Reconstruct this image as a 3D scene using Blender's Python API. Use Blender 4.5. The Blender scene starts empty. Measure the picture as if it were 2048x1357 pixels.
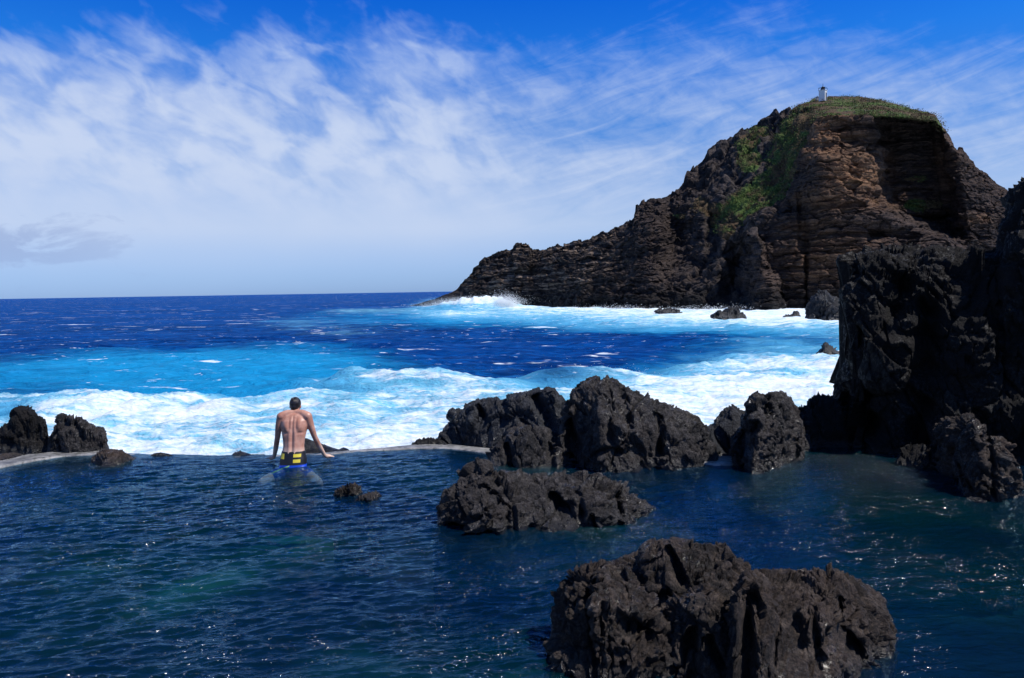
import bpy, math
import numpy as np
from mathutils import Matrix, Vector, Euler

R = math.radians
C = bpy.context.scene.collection
rng = np.random.default_rng(7)

# ------------------------------------------------------------------ camera
F = 1593.0                       # focal length in photo pixels (28 mm on 36 mm)
CAM = np.array([0.0, 0.0, 2.5])
ROT = (Euler((R(90 - 3.5), 0, 0)).to_matrix() @ Matrix.Rotation(R(-0.94), 3, 'Z'))
RM = np.array(ROT)
ZS = -1.8                        # sea level; the pool surface is z = 0

def ray(px, py):
    px = np.asarray(px, float); py = np.asarray(py, float)
    d = np.stack([(px - 1024) / F, -(py - 678.5) / F, -np.ones_like(px * py)], -1)
    return d @ RM.T

def ground(px, py, z=0.0):       # where the line of sight meets the level z
    d = ray(px, py)
    t = (z - CAM[2]) / d[..., 2]
    return CAM + d * t[..., None]

def at_r(px, py, r):             # the point of that line of sight at horizontal range r
    d = ray(px, py)
    h = np.hypot(d[..., 0], d[..., 1])
    return CAM + d * (np.asarray(r) / h)[..., None]

def proj(P):
    q = (P - CAM) @ RM
    w = -q[..., 2]
    w = np.where(w < 1e-3, 1e-3, w)
    return 1024 + F * q[..., 0] / w, 678.5 - F * q[..., 1] / w

# ------------------------------------------------------------------ noise
def _h(ix, iy, iz, s):
    h = (ix.astype(np.uint32) * np.uint32(374761393) + iy.astype(np.uint32) * np.uint32(668265263)
         + iz.astype(np.uint32) * np.uint32(2147483647) + np.uint32((s * 1274126177) & 0xffffffff))
    h = (h ^ (h >> np.uint32(13))) * np.uint32(1274126177)
    h = (h ^ (h >> np.uint32(16))) * np.uint32(2246822519)
    return h ^ (h >> np.uint32(15))

def perlin(P, seed=0):
    with np.errstate(over='ignore'):
        P = np.asarray(P, np.float64)
        fl = np.floor(P); i = fl.astype(np.int64); f = P - fl
        u = f * f * f * (f * (f * 6 - 15) + 10)
        out = 0
        for dx in (0, 1):
            wx = u[..., 0] if dx else 1 - u[..., 0]
            for dy in (0, 1):
                wy = u[..., 1] if dy else 1 - u[..., 1]
                for dz in (0, 1):
                    wz = u[..., 2] if dz else 1 - u[..., 2]
                    h = _h(i[..., 0] + dx, i[..., 1] + dy, i[..., 2] + dz, seed)
                    gx = (h & np.uint32(1023)) / 511.5 - 1
                    gy = ((h >> np.uint32(10)) & np.uint32(1023)) / 511.5 - 1
                    gz = ((h >> np.uint32(20)) & np.uint32(1023)) / 511.5 - 1
                    out = out + wx * wy * wz * (gx * (f[..., 0] - dx) + gy * (f[..., 1] - dy) + gz * (f[..., 2] - dz))
    return out * 1.25

def fbm(P, octv=4, seed=0, gain=.5, ridged=False):
    a, s, o = 1.0, 0, 0.0
    P = np.asarray(P, float)
    for k in range(octv):
        n = perlin(P, seed + k * 17)
        if ridged: n = 1 - np.abs(n) * 2.6
        o = o + a * n; s += a; a *= gain; P = P * 2.03 + 11.3
    return o / s

def worley(P, seed=0):
    with np.errstate(over='ignore'):
        fl = np.floor(P); i = fl.astype(np.int64)
        f1 = np.full(P.shape[:-1], 9.0); f2 = f1.copy()
        rv = np.zeros(P.shape); cc = np.zeros(P.shape)
        for dx in (-1, 0, 1):
            for dy in (-1, 0, 1):
                for dz in (-1, 0, 1):
                    h = _h(i[..., 0] + dx, i[..., 1] + dy, i[..., 2] + dz, seed)
                    o = np.stack([(h & np.uint32(1023)) / 1023., ((h >> np.uint32(10)) & np.uint32(1023)) / 1023.,
                                  ((h >> np.uint32(20)) & np.uint32(1023)) / 1023.], -1)
                    c = fl + np.array([dx, dy, dz]) + o
                    d = np.sqrt(((P - c) ** 2).sum(-1))
                    n = d < f1
                    f2 = np.where(n, f1, np.minimum(f2, d))
                    f1 = np.where(n, d, f1)
                    cc = np.where(n[..., None], c, cc)
                    h2 = h * np.uint32(2654435761) + np.uint32(97)
                    v = np.stack([(h2 & np.uint32(1023)) / 511.5 - 1, ((h2 >> np.uint32(10)) & np.uint32(1023)) / 511.5 - 1,
                                  ((h2 >> np.uint32(20)) & np.uint32(1023)) / 511.5 - 1], -1)
                    rv = np.where(n[..., None], v, rv)
    return f1, f2, cc, rv

def sstep(a, b, x):
    t = np.clip((x - a) / (b - a), 0, 1)
    return t * t * (3 - 2 * t)

# ------------------------------------------------------------------ mesh helpers
def mesh_from(V, Q, attrs=None, name='m', smooth=True):
    m = bpy.data.meshes.new(name)
    V = np.ascontiguousarray(V, np.float32); Q = np.ascontiguousarray(Q, np.int32)
    k = Q.shape[1]
    m.vertices.add(len(V)); m.vertices.foreach_set('co', V.ravel())
    m.loops.add(Q.size); m.loops.foreach_set('vertex_index', Q.ravel())
    m.polygons.add(len(Q))
    m.polygons.foreach_set('loop_start', np.arange(0, Q.size, k, dtype=np.int32))
    m.polygons.foreach_set('loop_total', np.full(len(Q), k, np.int32))
    m.update(calc_edges=True)
    m.polygons.foreach_set('use_smooth', np.full(len(Q), bool(smooth)))
    for n, a in (attrs or {}).items():
        at = m.attributes.new(n, 'FLOAT', 'POINT')
        at.data.foreach_set('value', np.ascontiguousarray(a, np.float32).ravel())
    m.validate()
    m.update()
    return m

def grid_quads(nu, nv, off=0, flip=False):
    a = np.arange(nu * nv).reshape(nu, nv) + off
    q = np.stack([a[:-1, :-1], a[1:, :-1], a[1:, 1:], a[:-1, 1:]], -1).reshape(-1, 4)
    return q[:, ::-1] if flip else q

def link(name, mesh, mat, parent=None, loc=None):
    o = bpy.data.objects.new(name, mesh); C.objects.link(o)
    if mat is not None: mesh.materials.append(mat)
    if loc is not None:
        n = len(mesh.vertices); co = np.empty(n * 3, np.float32)
        mesh.vertices.foreach_get('co', co)
        co = co.reshape(-1, 3) - np.array(loc, np.float32)
        mesh.vertices.foreach_set('co', co.ravel()); mesh.update()
        o.location = loc
    if parent is not None: o.parent = parent
    return o

def tag(o, label=None, cat=None, group=None, kind=None):
    if label: o['label'] = label
    if cat: o['category'] = cat
    if group: o['group'] = group
    if kind: o['kind'] = kind
    return o

def grid_normals(P):
    du = np.gradient(P, axis=0); dv = np.gradient(P, axis=1)
    n = np.cross(du, dv)
    return n / (np.linalg.norm(n, axis=-1, keepdims=True) + 1e-9)

# ------------------------------------------------------------------ node helper
class N:
    def __init__(s, mat):
        mat.use_nodes = True
        s.t = mat.node_tree; s.t.nodes.clear()
    def n(s, typ, ins=None, **kw):
        x = s.t.nodes.new(typ)
        for k, v in kw.items(): setattr(x, k, v)
        for k, v in (ins or {}).items():
            if isinstance(v, bpy.types.NodeSocket): s.t.links.new(v, x.inputs[k])
            else: x.inputs[k].default_value = v
        return x
    def math(s, op, a, b=0.0, c=0.0, clamp=False):
        x = s.n('ShaderNodeMath', {0: a, 1: b, 2: c}, operation=op, use_clamp=clamp); return x.outputs[0]
    def mix(s, f, a, b, blend='MIX'):
        x = s.n('ShaderNodeMix', data_type='RGBA', blend_type=blend, clamp_factor=True)
        for k, v in ((0, f), (6, a), (7, b)):
            if isinstance(v, bpy.types.NodeSocket): s.t.links.new(v, x.inputs[k])
            else: x.inputs[k].default_value = v if k == 0 else (*v, 1)[:4]
        return x.outputs[2]
    def ramp(s, f, stops, interp='LINEAR'):
        x = s.n('ShaderNodeValToRGB', {0: f}); x.color_ramp.interpolation = interp
        e = x.color_ramp.elements
        while len(e) < len(stops): e.new(0.5)
        for i, (p, c) in enumerate(stops):
            e[i].position = p; e[i].color = (*c, 1) if not np.isscalar(c) else (c, c, c, 1)
        return x.outputs[0]
    def step(s, x, a, b, lo=0.0, hi=1.0):
        m = s.n('ShaderNodeMapRange', {0: x, 1: a, 2: b, 3: lo, 4: hi}, interpolation_type='SMOOTHSTEP'); return m.outputs[0]
    def noise(s, vec, scale, detail=4, rough=.5, dist=0.0, out=0, **kw):
        return s.n('ShaderNodeTexNoise', {'Vector': vec, 'Scale': scale, 'Detail': detail, 'Roughness': rough, 'Distortion': dist}, **kw).outputs[out]
    def map(s, vec, scale=(1, 1, 1), rot=(0, 0, 0), loc=(0, 0, 0)):
        return s.n('ShaderNodeMapping', {'Vector': vec, 'Scale': scale, 'Rotation': rot, 'Location': loc}).outputs[0]
    def attr(s, name):
        return s.n('ShaderNodeAttribute', attribute_name=name).outputs['Fac']

def M(name):
    return bpy.data.materials.new(name)

def rock_material(name, dark, light, warm, wet_level=0.0, wet_h=0.12, gloss=1.0):
    m = M(name); g = N(m)
    geo = g.n('ShaderNodeNewGeometry'); pos = geo.outputs['Position']
    z = g.n('ShaderNodeSeparateXYZ', {0: pos}).outputs[2]
    a = g.noise(pos, 1.3, 5, .6, .4); b = g.noise(pos, 9, 6, .7); c = g.noise(pos, 55, 5, .7)
    col = g.mix(g.step(a, .38, .66), dark, warm)
    col = g.mix(g.step(b, .42, .75), col, light)  # random mottling, its contrast widened to paint lit facets and shadows
    vor = g.n('ShaderNodeTexVoronoi', {'Vector': g.map(pos, (1, 1, 1)), 'Scale': 26.0, 'Randomness': 1.0}).outputs[0]
    col = g.mix(g.step(c, .36, .62, .0, 1.0), g.mix(.65, col, (.004, .004, .005)), col)
    # small pale grey flecks in patches
    fl = g.math('MULTIPLY', g.step(g.noise(pos, 2.2, 3), .55, .68), g.step(g.noise(pos, 70, 2, .6), .64, .72))
    col = g.mix(g.math('MULTIPLY', fl, .45), col, (.16, .15, .14))
    wet = g.step(g.math('ADD', z, g.math('MULTIPLY', a, -.25)), wet_level + wet_h - .12, wet_level - .12, 0, 1)
    col = g.mix(g.math('MULTIPLY', wet, .75), col, (.004, .0042, .006))
    damp = g.math('MULTIPLY', g.step(g.noise(pos, 1.7, 4, .6), .47, .58), g.step(g.noise(pos, 17, 3, .6), .50, .58))
    gl = g.math('MAXIMUM', wet, g.math('MULTIPLY', damp, gloss))
    rough = g.math('MULTIPLY_ADD', gl, -.62, .84)
    hgt = g.math('ADD', g.math('MULTIPLY', g.noise(pos, 22, 9, .74), .9), g.math('ADD', g.math('MULTIPLY', vor, .30), g.math('MULTIPLY', c, .30)))
    bmp = g.n('ShaderNodeBump', {'Strength': 1.0, 'Distance': .060, 'Height': hgt}).outputs[0]
    bs = g.n('ShaderNodeBsdfPrincipled', {'Base Color': col, 'Roughness': rough, 'Normal': bmp, 'Specular IOR Level': g.math('MULTIPLY_ADD', gl, .5, .3)})
    g.n('ShaderNodeOutputMaterial', {0: bs.outputs[0]})
    return m

MR = rock_material('basalt', (.015, .014, .016), (.125, .112, .110), (.046, .037, .034))
MRB = rock_material('brown_basalt', (.018, .014, .013), (.150, .114, .094), (.066, .045, .036))
MRG = rock_material('blue_grey_basalt', (.022, .025, .032), (.072, .076, .088), (.036, .036, .042))
MRK = rock_material('shaded_black_basalt', (.003, .0027, .0032), (.016, .012, .011), (.006, .0045, .004), gloss=.5)  # black rock, darkened further to paint the right cliff's shade
MRS = rock_material('wet_sea_rock', (.010, .012, .018), (.045, .048, .055), (.02, .02, .024), ZS, 1.4, 1.0)

# ------------------------------------------------------------------ lofted rocks
def loft(top, bot, df, db=None, zb=-.7, z0=0.0, nu=200, nv=150, p=2.3, q=2.3, seed=1,
         lump=.12, facet=.10, rough=.03, carve=(), stretch=(1, 1, 1), size=.55, endp=1.6, layer=None):
    """a rock whose crest follows `top`, whose waterline follows `bot` and which reaches df to its crest and db behind it"""
    db = df if db is None else db
    tp = np.array(top, float); bp = np.array(bot, float)
    px = np.linspace(tp[0, 0], tp[-1, 0], nu)
    T = np.interp(px, tp[:, 0], tp[:, 1]); B = np.interp(px, bp[:, 0], bp[:, 1])
    G = ground(px, B, z0); rf = np.hypot(G[:, 0], G[:, 1])
    s = np.linspace(-1, 1, nu)
    tap = np.maximum(1 - np.abs(s) ** (endp * 2), .0) ** .5 * .85 + .15
    df = np.interp(px, *zip(*df)) if not np.isscalar(df) else df
    db = np.interp(px, *zip(*db)) if not np.isscalar(db) else db
    Df = df * tap + 0 * px; Db = db * tap + 0 * px
    rf = rf + (df * (1 - tap)) * .3
    u = np.stack([G[:, 0], G[:, 1]], -1); u /= np.linalg.norm(u, axis=1, keepdims=True)
    phi = np.linspace(0, math.pi, 361)
    cs, sn = np.cos(phi), np.sin(phi)
    hx = np.sign(cs) * np.abs(cs) ** (2 / p); hz = np.abs(sn) ** (2 / q)
    rr = (rf + Df)[:, None] - np.where(hx > 0, hx * Df[:, None], hx * Db[:, None])
    zr = CAM[2] + (rf + Df) * (at_r(px, T, 1.0)[:, 2] - CAM[2])
    for _ in range(4):
        H = np.maximum(zr - zb, .02)
        z = zb + H[:, None] * hz[None]
        P = np.concatenate([u[:, None, :] * rr[..., None], z[..., None]], -1)
        _, py = proj(P); e = py.min(1) - T
        zr = zr + e * (rf + Df) / F
    L = np.concatenate([np.zeros((nu, 1)), np.cumsum(np.linalg.norm(np.diff(P, axis=1), axis=-1), 1)], 1)
    # more samples on the side that faces the sea-front of the photograph
    t = np.linspace(0, 1, nv) ** 1.25
    Q = np.empty((nu, nv, 3))
    for i in range(nu):
        for k in range(3): Q[i, :, k] = np.interp(t * L[i, -1], L[i], P[i, :, k])
    n = grid_normals(Q)
    ta = R(22 + 9 * math.sin(seed * 2.1)) * (1 if seed % 2 else -1)     # fractures lean
    W = Q @ np.array([[math.cos(ta), 0, -math.sin(ta)], [0, 1, 0], [math.sin(ta), 0, math.cos(ta)]])
    W = W / (np.array(stretch) * np.array([1, 1, 1.35])) + seed * 7.31
    # where the crest is thin (both ends) displace less
    h = np.clip((zr - z0) / (.35 * max(.2, (zr - z0).max())), .15, 1)[:, None]
    sz = size
    wp = W + .22 * sz * np.stack([fbm(W / sz, 2, seed + 5), fbm(W / sz + 31, 2, seed + 6), fbm(W / sz + 57, 2, seed + 7)], -1)
    f1, f2, cc, rv = worley(wp / sz, seed)
    d = lump * fbm(W / (sz * 1.8), 3, seed + 1) * 2.9
    d += facet * (((wp / sz - cc) * rv).sum(-1) * 1.15 + rv[..., 0] * .45)
    d -= facet * .75 * sstep(.09, 0, f2 - f1) * sstep(-.05, .15, fbm(W * 1.1, 2, seed + 51))
    g1, g2, gc, gv = worley(wp / (sz * .33), seed + 3)
    d += facet * .42 * (((wp / (sz * .33) - gc) * gv).sum(-1) * 1.15 + gv[..., 1] * .45) - facet * .12 * sstep(.12, 0, g2 - g1)
    d += rough * fbm(W * 3.5, 6, seed + 9, .64) * 2.0
    rm = .35 + 1.3 * sstep(-.15, .25, fbm(W * 1.3, 2, seed + 15))
    d += rough * rm * fbm(W * 10, 4, seed + 12, .62) * .8
    h1, h2, hc_, hv = worley((W + .05 * fbm(W * 6, 2, seed + 4)[..., None]) / (sz * .14), seed + 8)
    d += rough * rm * (hv[..., 0] * .5 + ((W / (sz * .14) - hc_) * hv).sum(-1) * .9)
    Q = Q + n * (d * h)[..., None]
    if len(carve):
        a, b = proj(Q)
        wsc = 18 / max(np.median(np.linalg.norm(Q - CAM, axis=-1)) / 6, .6)
        a = a + wsc * fbm(W * 2.2, 4, seed + 31, .6); b = b + wsc * fbm(W * 2.2, 4, seed + 32, .6)
        tot = 0
        for (x0, y0, x1, y1, w, dep) in carve:
            vx, vy = x1 - x0, y1 - y0
            tt = np.clip(((a - x0) * vx + (b - y0) * vy) / (vx * vx + vy * vy + 1e-6), 0, 1)
            wob = 1 + .7 * fbm(W * 2.5, 3, seed + 21)
            dd = np.hypot(a - x0 - tt * vx, b - y0 - tt * vy) / (w * wob)
            tot = tot + .85 * dep * np.exp(-(dd ** 2) ** 1.1) * (.45 + .9 * sstep(-.25, .2, fbm(W * 3, 2, seed + 41)))
        front = np.clip(-(n * (Q - CAM) / np.linalg.norm(Q - CAM, axis=-1, keepdims=True)).sum(-1) * 3, 0, 1)
        dirn = (Q - CAM); dirn[..., 2] = 0; dirn /= np.linalg.norm(dirn, axis=-1, keepdims=True)
        Q = Q + dirn * (tot * front)[..., None]
    hw = max(10, nu // 14)
    k = np.hanning(2 * hw + 3)[1:-1]; k /= k.sum()
    for _ in range(2):                     # keep the crest where the rock really ends
        _, py = proj(Q); e = py.min(1) - T
        e = np.convolve(np.pad(e, hw, mode='edge'), k, 'valid')
        e = np.clip(e, -40, 40)
        hf = np.clip((Q[..., 2] - zb) / np.maximum(zr - zb, .05)[:, None], 0, 1)
        Q[..., 2] += (e * (rf + Df) / F)[:, None] * hf * .85
    return Q

def rock(name, parts, mat, label, cat='rock', group=None):
    Vs, Qs, off = [], [], 0
    for P in parts:
        nu, nv = P.shape[:2]
        Vs.append(P.reshape(-1, 3)); Qs.append(grid_quads(nu, nv, off)); off += nu * nv
    V = np.concatenate(Vs); Qd = np.concatenate(Qs)
    c = V.mean(0); c[2] = max(V[:, 2].min(), ZS)
    o = link(name, mesh_from(V, Qd, name=name), mat, loc=tuple(c))
    tag(o, label, cat, group)
    return o

gP = 'black lava rocks standing in and around the pool'
# --- left edge of the pool
rock('boulder', [loft([(-70, 905), (-45, 882), (0, 860), (27, 839), (31, 824), (39, 815), (50, 811), (63, 815), (71, 824), (92, 837), (99, 853), (104, 880), (110, 905)],
     [(-70, 907), (110, 907)], .45, .6, zb=-2.4, nu=200, nv=170, seed=3, lump=.05, facet=.06, rough=.022, size=.35)], MRK,
     'round topped black rock at the left edge behind the pool wall, flecked with wet glints', group=gP)
rock('boulder', [loft([(90, 912), (104, 878), (113, 852), (121, 837), (126, 827), (142, 830), (162, 834), (193, 852), (207, 855), (212, 867), (213, 884), (219, 898), (228, 910)],
     [(90, 912), (160, 911), (228, 908)], .4, .55, zb=-2.4, nu=200, nv=170, seed=4, lump=.05, facet=.07, rough=.022, size=.4,
     carve=[(150, 845, 165, 875, 7, .08), (118, 880, 125, 905, 5, .08)])], MR,
     'sharp pointed grey rock standing on the light curved coping near the left edge', group=gP)
rock('low_rock', [loft([(-90, 905), (-40, 903), (0, 908), (25, 905), (42, 908), (52, 914), (57, 918)], [(-90, 960), (0, 930), (30, 924), (57, 918)], .35, .4, zb=-.5,
     nu=160, nv=100, seed=5, lump=.04, facet=.06, rough=.02, size=.3)], MRB, 'low brown rock lying on the coping at the far left edge', group=gP)
rock('low_rock', [loft([(178, 930), (188, 916), (195, 909), (209, 900), (225, 898), (243, 901), (259, 909), (272, 915), (285, 919)],
     [(178, 930), (200, 934), (215, 936), (250, 931), (285, 920)], .35, .3, zb=-.8, nu=180, nv=120, seed=6, lump=.05, facet=.06, rough=.022, size=.3)], MRB,
     'low brown rock sloping into the pool just right of the sharp pointed grey rock', group=gP)
rock('pebble', [loft([(298, 913), (308, 907), (322, 905), (338, 908), (350, 913)], [(298, 914), (350, 914)], .12, zb=-.3, nu=70, nv=50, seed=7, lump=.02, facet=.02, rough=.01, size=.15)],
     MRK, 'tiny flat dark stone on the pool rim left of the man, farther from him', 'stone', gP)
rock('pebble', [loft([(460, 913), (468, 906), (480, 902), (490, 905), (503, 909), (528, 909), (536, 912)], [(460, 913), (536, 913)], .15, zb=-.3, nu=90, nv=60, seed=8, lump=.02, facet=.02, rough=.01, size=.15)],
     MRG, 'small rounded grey stone on the pool rim beside the left hand of the man', 'stone', gP)
rock('slab_rock', [loft([(572, 900), (590, 880), (606, 875), (632, 883), (650, 890), (670, 897), (678, 899), (687, 895), (694, 897), (702, 903)], [(572, 904), (640, 904), (702, 902)], .4, .5,
     zb=-2.3, nu=120, nv=90, seed=9, lump=.03, facet=.03, rough=.01, size=.4)], MRG, 'smooth sloping grey rock behind the wall to the right of the man', group=gP)
# --- two small heads in the pool
rock('low_rock', [loft([(664, 994), (669, 988), (680, 976), (694, 969), (707, 966), (718, 974), (724, 982), (730, 988)], [(664, 995), (680, 998), (700, 996), (730, 990)], .16, .2, zb=-.9,
     nu=120, nv=90, seed=10, lump=.03, facet=.04, rough=.03, size=.16)], MRB, 'small rough rock head breaking the pool water, the taller of the two beside each other', group=gP)
rock('low_rock', [loft([(708, 1004), (714, 998), (722, 991), (740, 985), (752, 983), (760, 987), (764, 993)], [(708, 1006), (735, 1007), (755, 999), (764, 994)], .13, .15, zb=-.9,
     nu=110, nv=80, seed=11, lump=.025, facet=.03, rough=.03, size=.14)], MRB, 'small rough rock head breaking the pool water, the lower of the two beside each other', group=gP)
# --- centre rocks
rock('low_rock', [loft([(818, 896), (826, 886), (836, 879), (858, 875), (874, 877), (888, 882), (900, 893)], [(818, 896), (900, 896)], .25, .4, zb=-2.2,
     nu=120, nv=90, seed=12, lump=.03, facet=.04, rough=.02, size=.25)], MRK, 'small low black rock at the left foot of the grey slab, by the pool rim', group=gP)
rock('boulder', [loft([(866, 895), (872, 880), (876, 867), (900, 843), (910, 822), (935, 814), (951, 801), (980, 796), (996, 793), (1006, 799), (1022, 788), (1054, 783), (1090, 775), (1112, 775),
      (1118, 790), (1124, 797), (1150, 800), (1175, 860)], [(866, 893), (930, 897), (985, 906), (1040, 915), (1175, 920)], [(866, .4), (1000, .9), (1175, .8)], 1.1, zb=-2.4,
      nu=400, nv=260, seed=13, lump=.07, facet=.09, rough=.025, size=.5,
      carve=[(957, 806, 974, 834, 5, .22), (1074, 790, 1102, 856, 10, .35), (1040, 838, 1058, 850, 5, .12), (1008, 800, 1018, 840, 7, .10)])], MRG,
     'long blue grey slab of rock leaning left, behind the middle of the pool rim', group=gP)
rock('boulder', [loft([(980, 930), (985, 905), (997, 893), (1012, 878), (1025, 859), (1045, 849), (1068, 851), (1090, 855), (1110, 872), (1128, 900), (1146, 930)],
      [(980, 936), (990, 941), (1067, 943), (1146, 943)], .7, .8, zb=-1.2, nu=260, nv=200, seed=14, lump=.07, facet=.09, rough=.03, size=.4,
      carve=[(1012, 890, 1022, 938, 7, .22), (1098, 880, 1106, 925, 6, .15)])], MR,
     'brownish black lump of rock in front of the long blue grey slab, at the water', group=gP)
rock('boulder', [loft([(1118, 935), (1126, 880), (1129, 850), (1136, 805), (1145, 786), (1164, 773), (1187, 756), (1209, 752), (1229, 758), (1251, 776), (1277, 784), (1312, 802), (1329, 805),
      (1367, 823), (1386, 836), (1399, 858), (1408, 878), (1426, 886), (1436, 908), (1438, 930)],
      [(1118, 940), (1170, 942), (1203, 953), (1261, 953), (1315, 947), (1373, 945), (1428, 937), (1438, 933)], [(1118, .7), (1220, 1.15), (1438, .8)], 1.2, zb=-2.0,
      nu=480, nv=380, seed=15, lump=.10, facet=.12, rough=.04, size=.5,
      carve=[(1142, 850, 1146, 940, 13, .55), (1315, 830, 1319, 905, 7, .25), (1316, 920, 1313, 935, 12, .3), (1210, 800, 1224, 880, 10, .15), (1240, 770, 1262, 850, 8, .15),
             (1270, 900, 1290, 945, 9, .2), (1190, 905, 1240, 900, 6, .15)])], MR,
     'tallest dark rough rock in the middle, with a deep black cleft on its left side', group=gP)
rock('boulder', [
     loft([(866, 1070), (876, 1045), (887, 1024), (897, 988), (919, 959), (938, 943), (948, 927), (968, 922), (976, 934), (990, 942), (1041, 943), (1074, 948), (1122, 946), (1170, 945), (1193, 948),
      (1229, 962), (1261, 980), (1277, 996), (1302, 1010), (1326, 1020)],
      [(866, 1070), (929, 1079), (1006, 1096), (1067, 1088), (1122, 1084), (1193, 1081), (1245, 1063), (1283, 1055), (1326, 1024)], [(866, .6), (1000, 1.15), (1200, 1.0), (1326, .5)], .7, zb=-1.1,
      nu=520, nv=400, seed=16, lump=.07, facet=.10, rough=.035, size=.42, p=2.2, q=2.0,
      carve=[(1108, 992, 1124, 1012, 14, .38), (1234, 985, 1242, 1055, 6, .2), (1157, 968, 1161, 1015, 7, .22), (900, 1063, 975, 1066, 13, .4), (1015, 1000, 1012, 1090, 6, .15),
             (1066, 1050, 1070, 1085, 8, .15), (1180, 1020, 1200, 1075, 4, .12), (960, 960, 1010, 1000, 8, .1)])], MR,
     'wide flat topped dark rock in the pool with a round hole in its face', group=gP)
# --- foreground rock
rock('boulder', [
     loft([(1196, 1190), (1206, 1140), (1216, 1124), (1260, 1109), (1293, 1102), (1297, 1084), (1320, 1077), (1353, 1075), (1375, 1083), (1409, 1088), (1453, 1086), (1464, 1107), (1487, 1125), (1510, 1150), (1540, 1200)],
      [(1196, 1270), (1540, 1270)], .75, .5, zb=-1.0, nu=420, nv=300, seed=20, lump=.045, facet=.07, rough=.022, size=.36,
      carve=[(1338, 1105, 1362, 1170, 11, .2), (1262, 1125, 1330, 1118, 4, .05)]),
     loft([(1093, 1310), (1098, 1285), (1108, 1248), (1115, 1196), (1121, 1166), (1138, 1147), (1156, 1133), (1180, 1126), (1203, 1124), (1214, 1140), (1222, 1200), (1232, 1300)],
      [(1093, 1330), (1130, 1362), (1232, 1385)], .55, .4, zb=-1.0, nu=260, nv=360, seed=21, lump=.04, facet=.07, rough=.025, size=.3, stretch=(1, 1, 1.35), p=2.4,
      carve=[(1180, 1190, 1186, 1340, 6, .18), (1140, 1205, 1175, 1200, 4, .07)]),
     loft([(1184, 1340), (1190, 1180), (1200, 1166), (1230, 1163), (1265, 1163), (1290, 1185), (1310, 1210), (1335, 1240), (1350, 1290), (1366, 1350)],
      [(1184, 1388), (1366, 1392)], .55, .35, zb=-1.0, nu=300, nv=360, seed=22, lump=.04, facet=.07, rough=.025, size=.28, stretch=(1, 1, 1.25), p=2.5,
      carve=[(1247, 1235, 1300, 1280, 12, .22), (1205, 1210, 1212, 1340, 7, .16)]),
     loft([(1330, 1345), (1345, 1250), (1362, 1200), (1385, 1180), (1408, 1166), (1440, 1175), (1462, 1205), (1478, 1240), (1490, 1330)],
      [(1330, 1390), (1410, 1395), (1490, 1415)], .6, .3, zb=-1.0, nu=260, nv=340, seed=23, lump=.05, facet=.07, rough=.025, size=.28, p=2.4,
      carve=[(1378, 1270, 1385, 1345, 13, .3), (1415, 1290, 1440, 1345, 8, .2)]),
     loft([(1462, 1350), (1468, 1240), (1474, 1180), (1490, 1145), (1510, 1139), (1542, 1139), (1598, 1139), (1639, 1137), (1668, 1136), (1691, 1147), (1728, 1170), (1754, 1200), (1769, 1233), (1780, 1255),
      (1784, 1278), (1786, 1305)],
      [(1462, 1440), (1550, 1445), (1650, 1430), (1720, 1375), (1786, 1335)], [(1462, .7), (1600, .95), (1786, .6)], .55, zb=-1.0, nu=520, nv=440, seed=24, lump=.05, facet=.05, rough=.03, size=.32,
      stretch=(1, 1, 1.35), p=2.4, q=2.1,
      carve=[(1492, 1200, 1490, 1400, 14, .34), (1628, 1215, 1640, 1330, 6, .11), (1680, 1200, 1688, 1290, 4, .12), (1690, 1270, 1712, 1300, 13, .3), (1590, 1240, 1604, 1300, 9, .08), (1560, 1180, 1545, 1320, 5, .05)]),
     ], MRB, 'largest foreground rock, brown and deeply fissured, at the bottom right of centre', group=gP)
# --- right of the centre
rock('boulder', [loft([(1394, 880), (1404, 861), (1412, 853), (1424, 846), (1450, 818), (1465, 809), (1487, 823), (1500, 840), (1520, 890)], [(1394, 916), (1520, 918)], .7, .7, zb=-2.2,
     nu=220, nv=200, seed=25, lump=.05, facet=.09, rough=.012, size=.55)], MRG, 'smooth dark pyramid shaped rock between the tallest middle rock and the twin topped one', group=gP)
rock('boulder', [loft([(1459, 935), (1467, 910), (1471, 880), (1490, 840), (1503, 818), (1509, 797), (1516, 783), (1524, 793), (1542, 783), (1564, 783), (1579, 796), (1586, 825), (1601, 847), (1619, 877), (1624, 905)],
     [(1459, 936), (1480, 945), (1505, 955), (1542, 944), (1586, 933), (1624, 909)], .8, .8, zb=-1.6, nu=320, nv=360, seed=26, lump=.08, facet=.10, rough=.03, size=.42,
     carve=[(1487, 870, 1485, 945, 12, .35), (1526, 798, 1530, 830, 5, .12), (1590, 880, 1596, 925, 5, .15), (1512, 850, 1500, 900, 6, .14)])], MR,
     'tall brownish grey rock with a twin top, left of the dark cliff', group=gP)
rock('boulder', [loft([(1582, 850), (1588, 818), (1600, 813), (1608, 812), (1616, 797), (1634, 788), (1652, 790), (1672, 800), (1700, 850)], [(1582, 900), (1700, 900)], .6, .6, zb=-2.2,
     nu=160, nv=140, seed=27, lump=.05, facet=.07, rough=.02, size=.35)], MRK, 'small round black rock between the twin topped rock and the dark cliff', group=gP)
cl = [(1628, 892), (1634, 880), (1652, 828), (1670, 796), (1682, 766), (1688, 700), (1688, 652), (1690, 573), (1694, 545), (1685, 525), (1698, 508), (1710, 500), (1749, 496), (1796, 488), (1840, 494), (1873, 491),
      (1932, 499), (1967, 495), (2040, 500), (2150, 560)]
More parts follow.
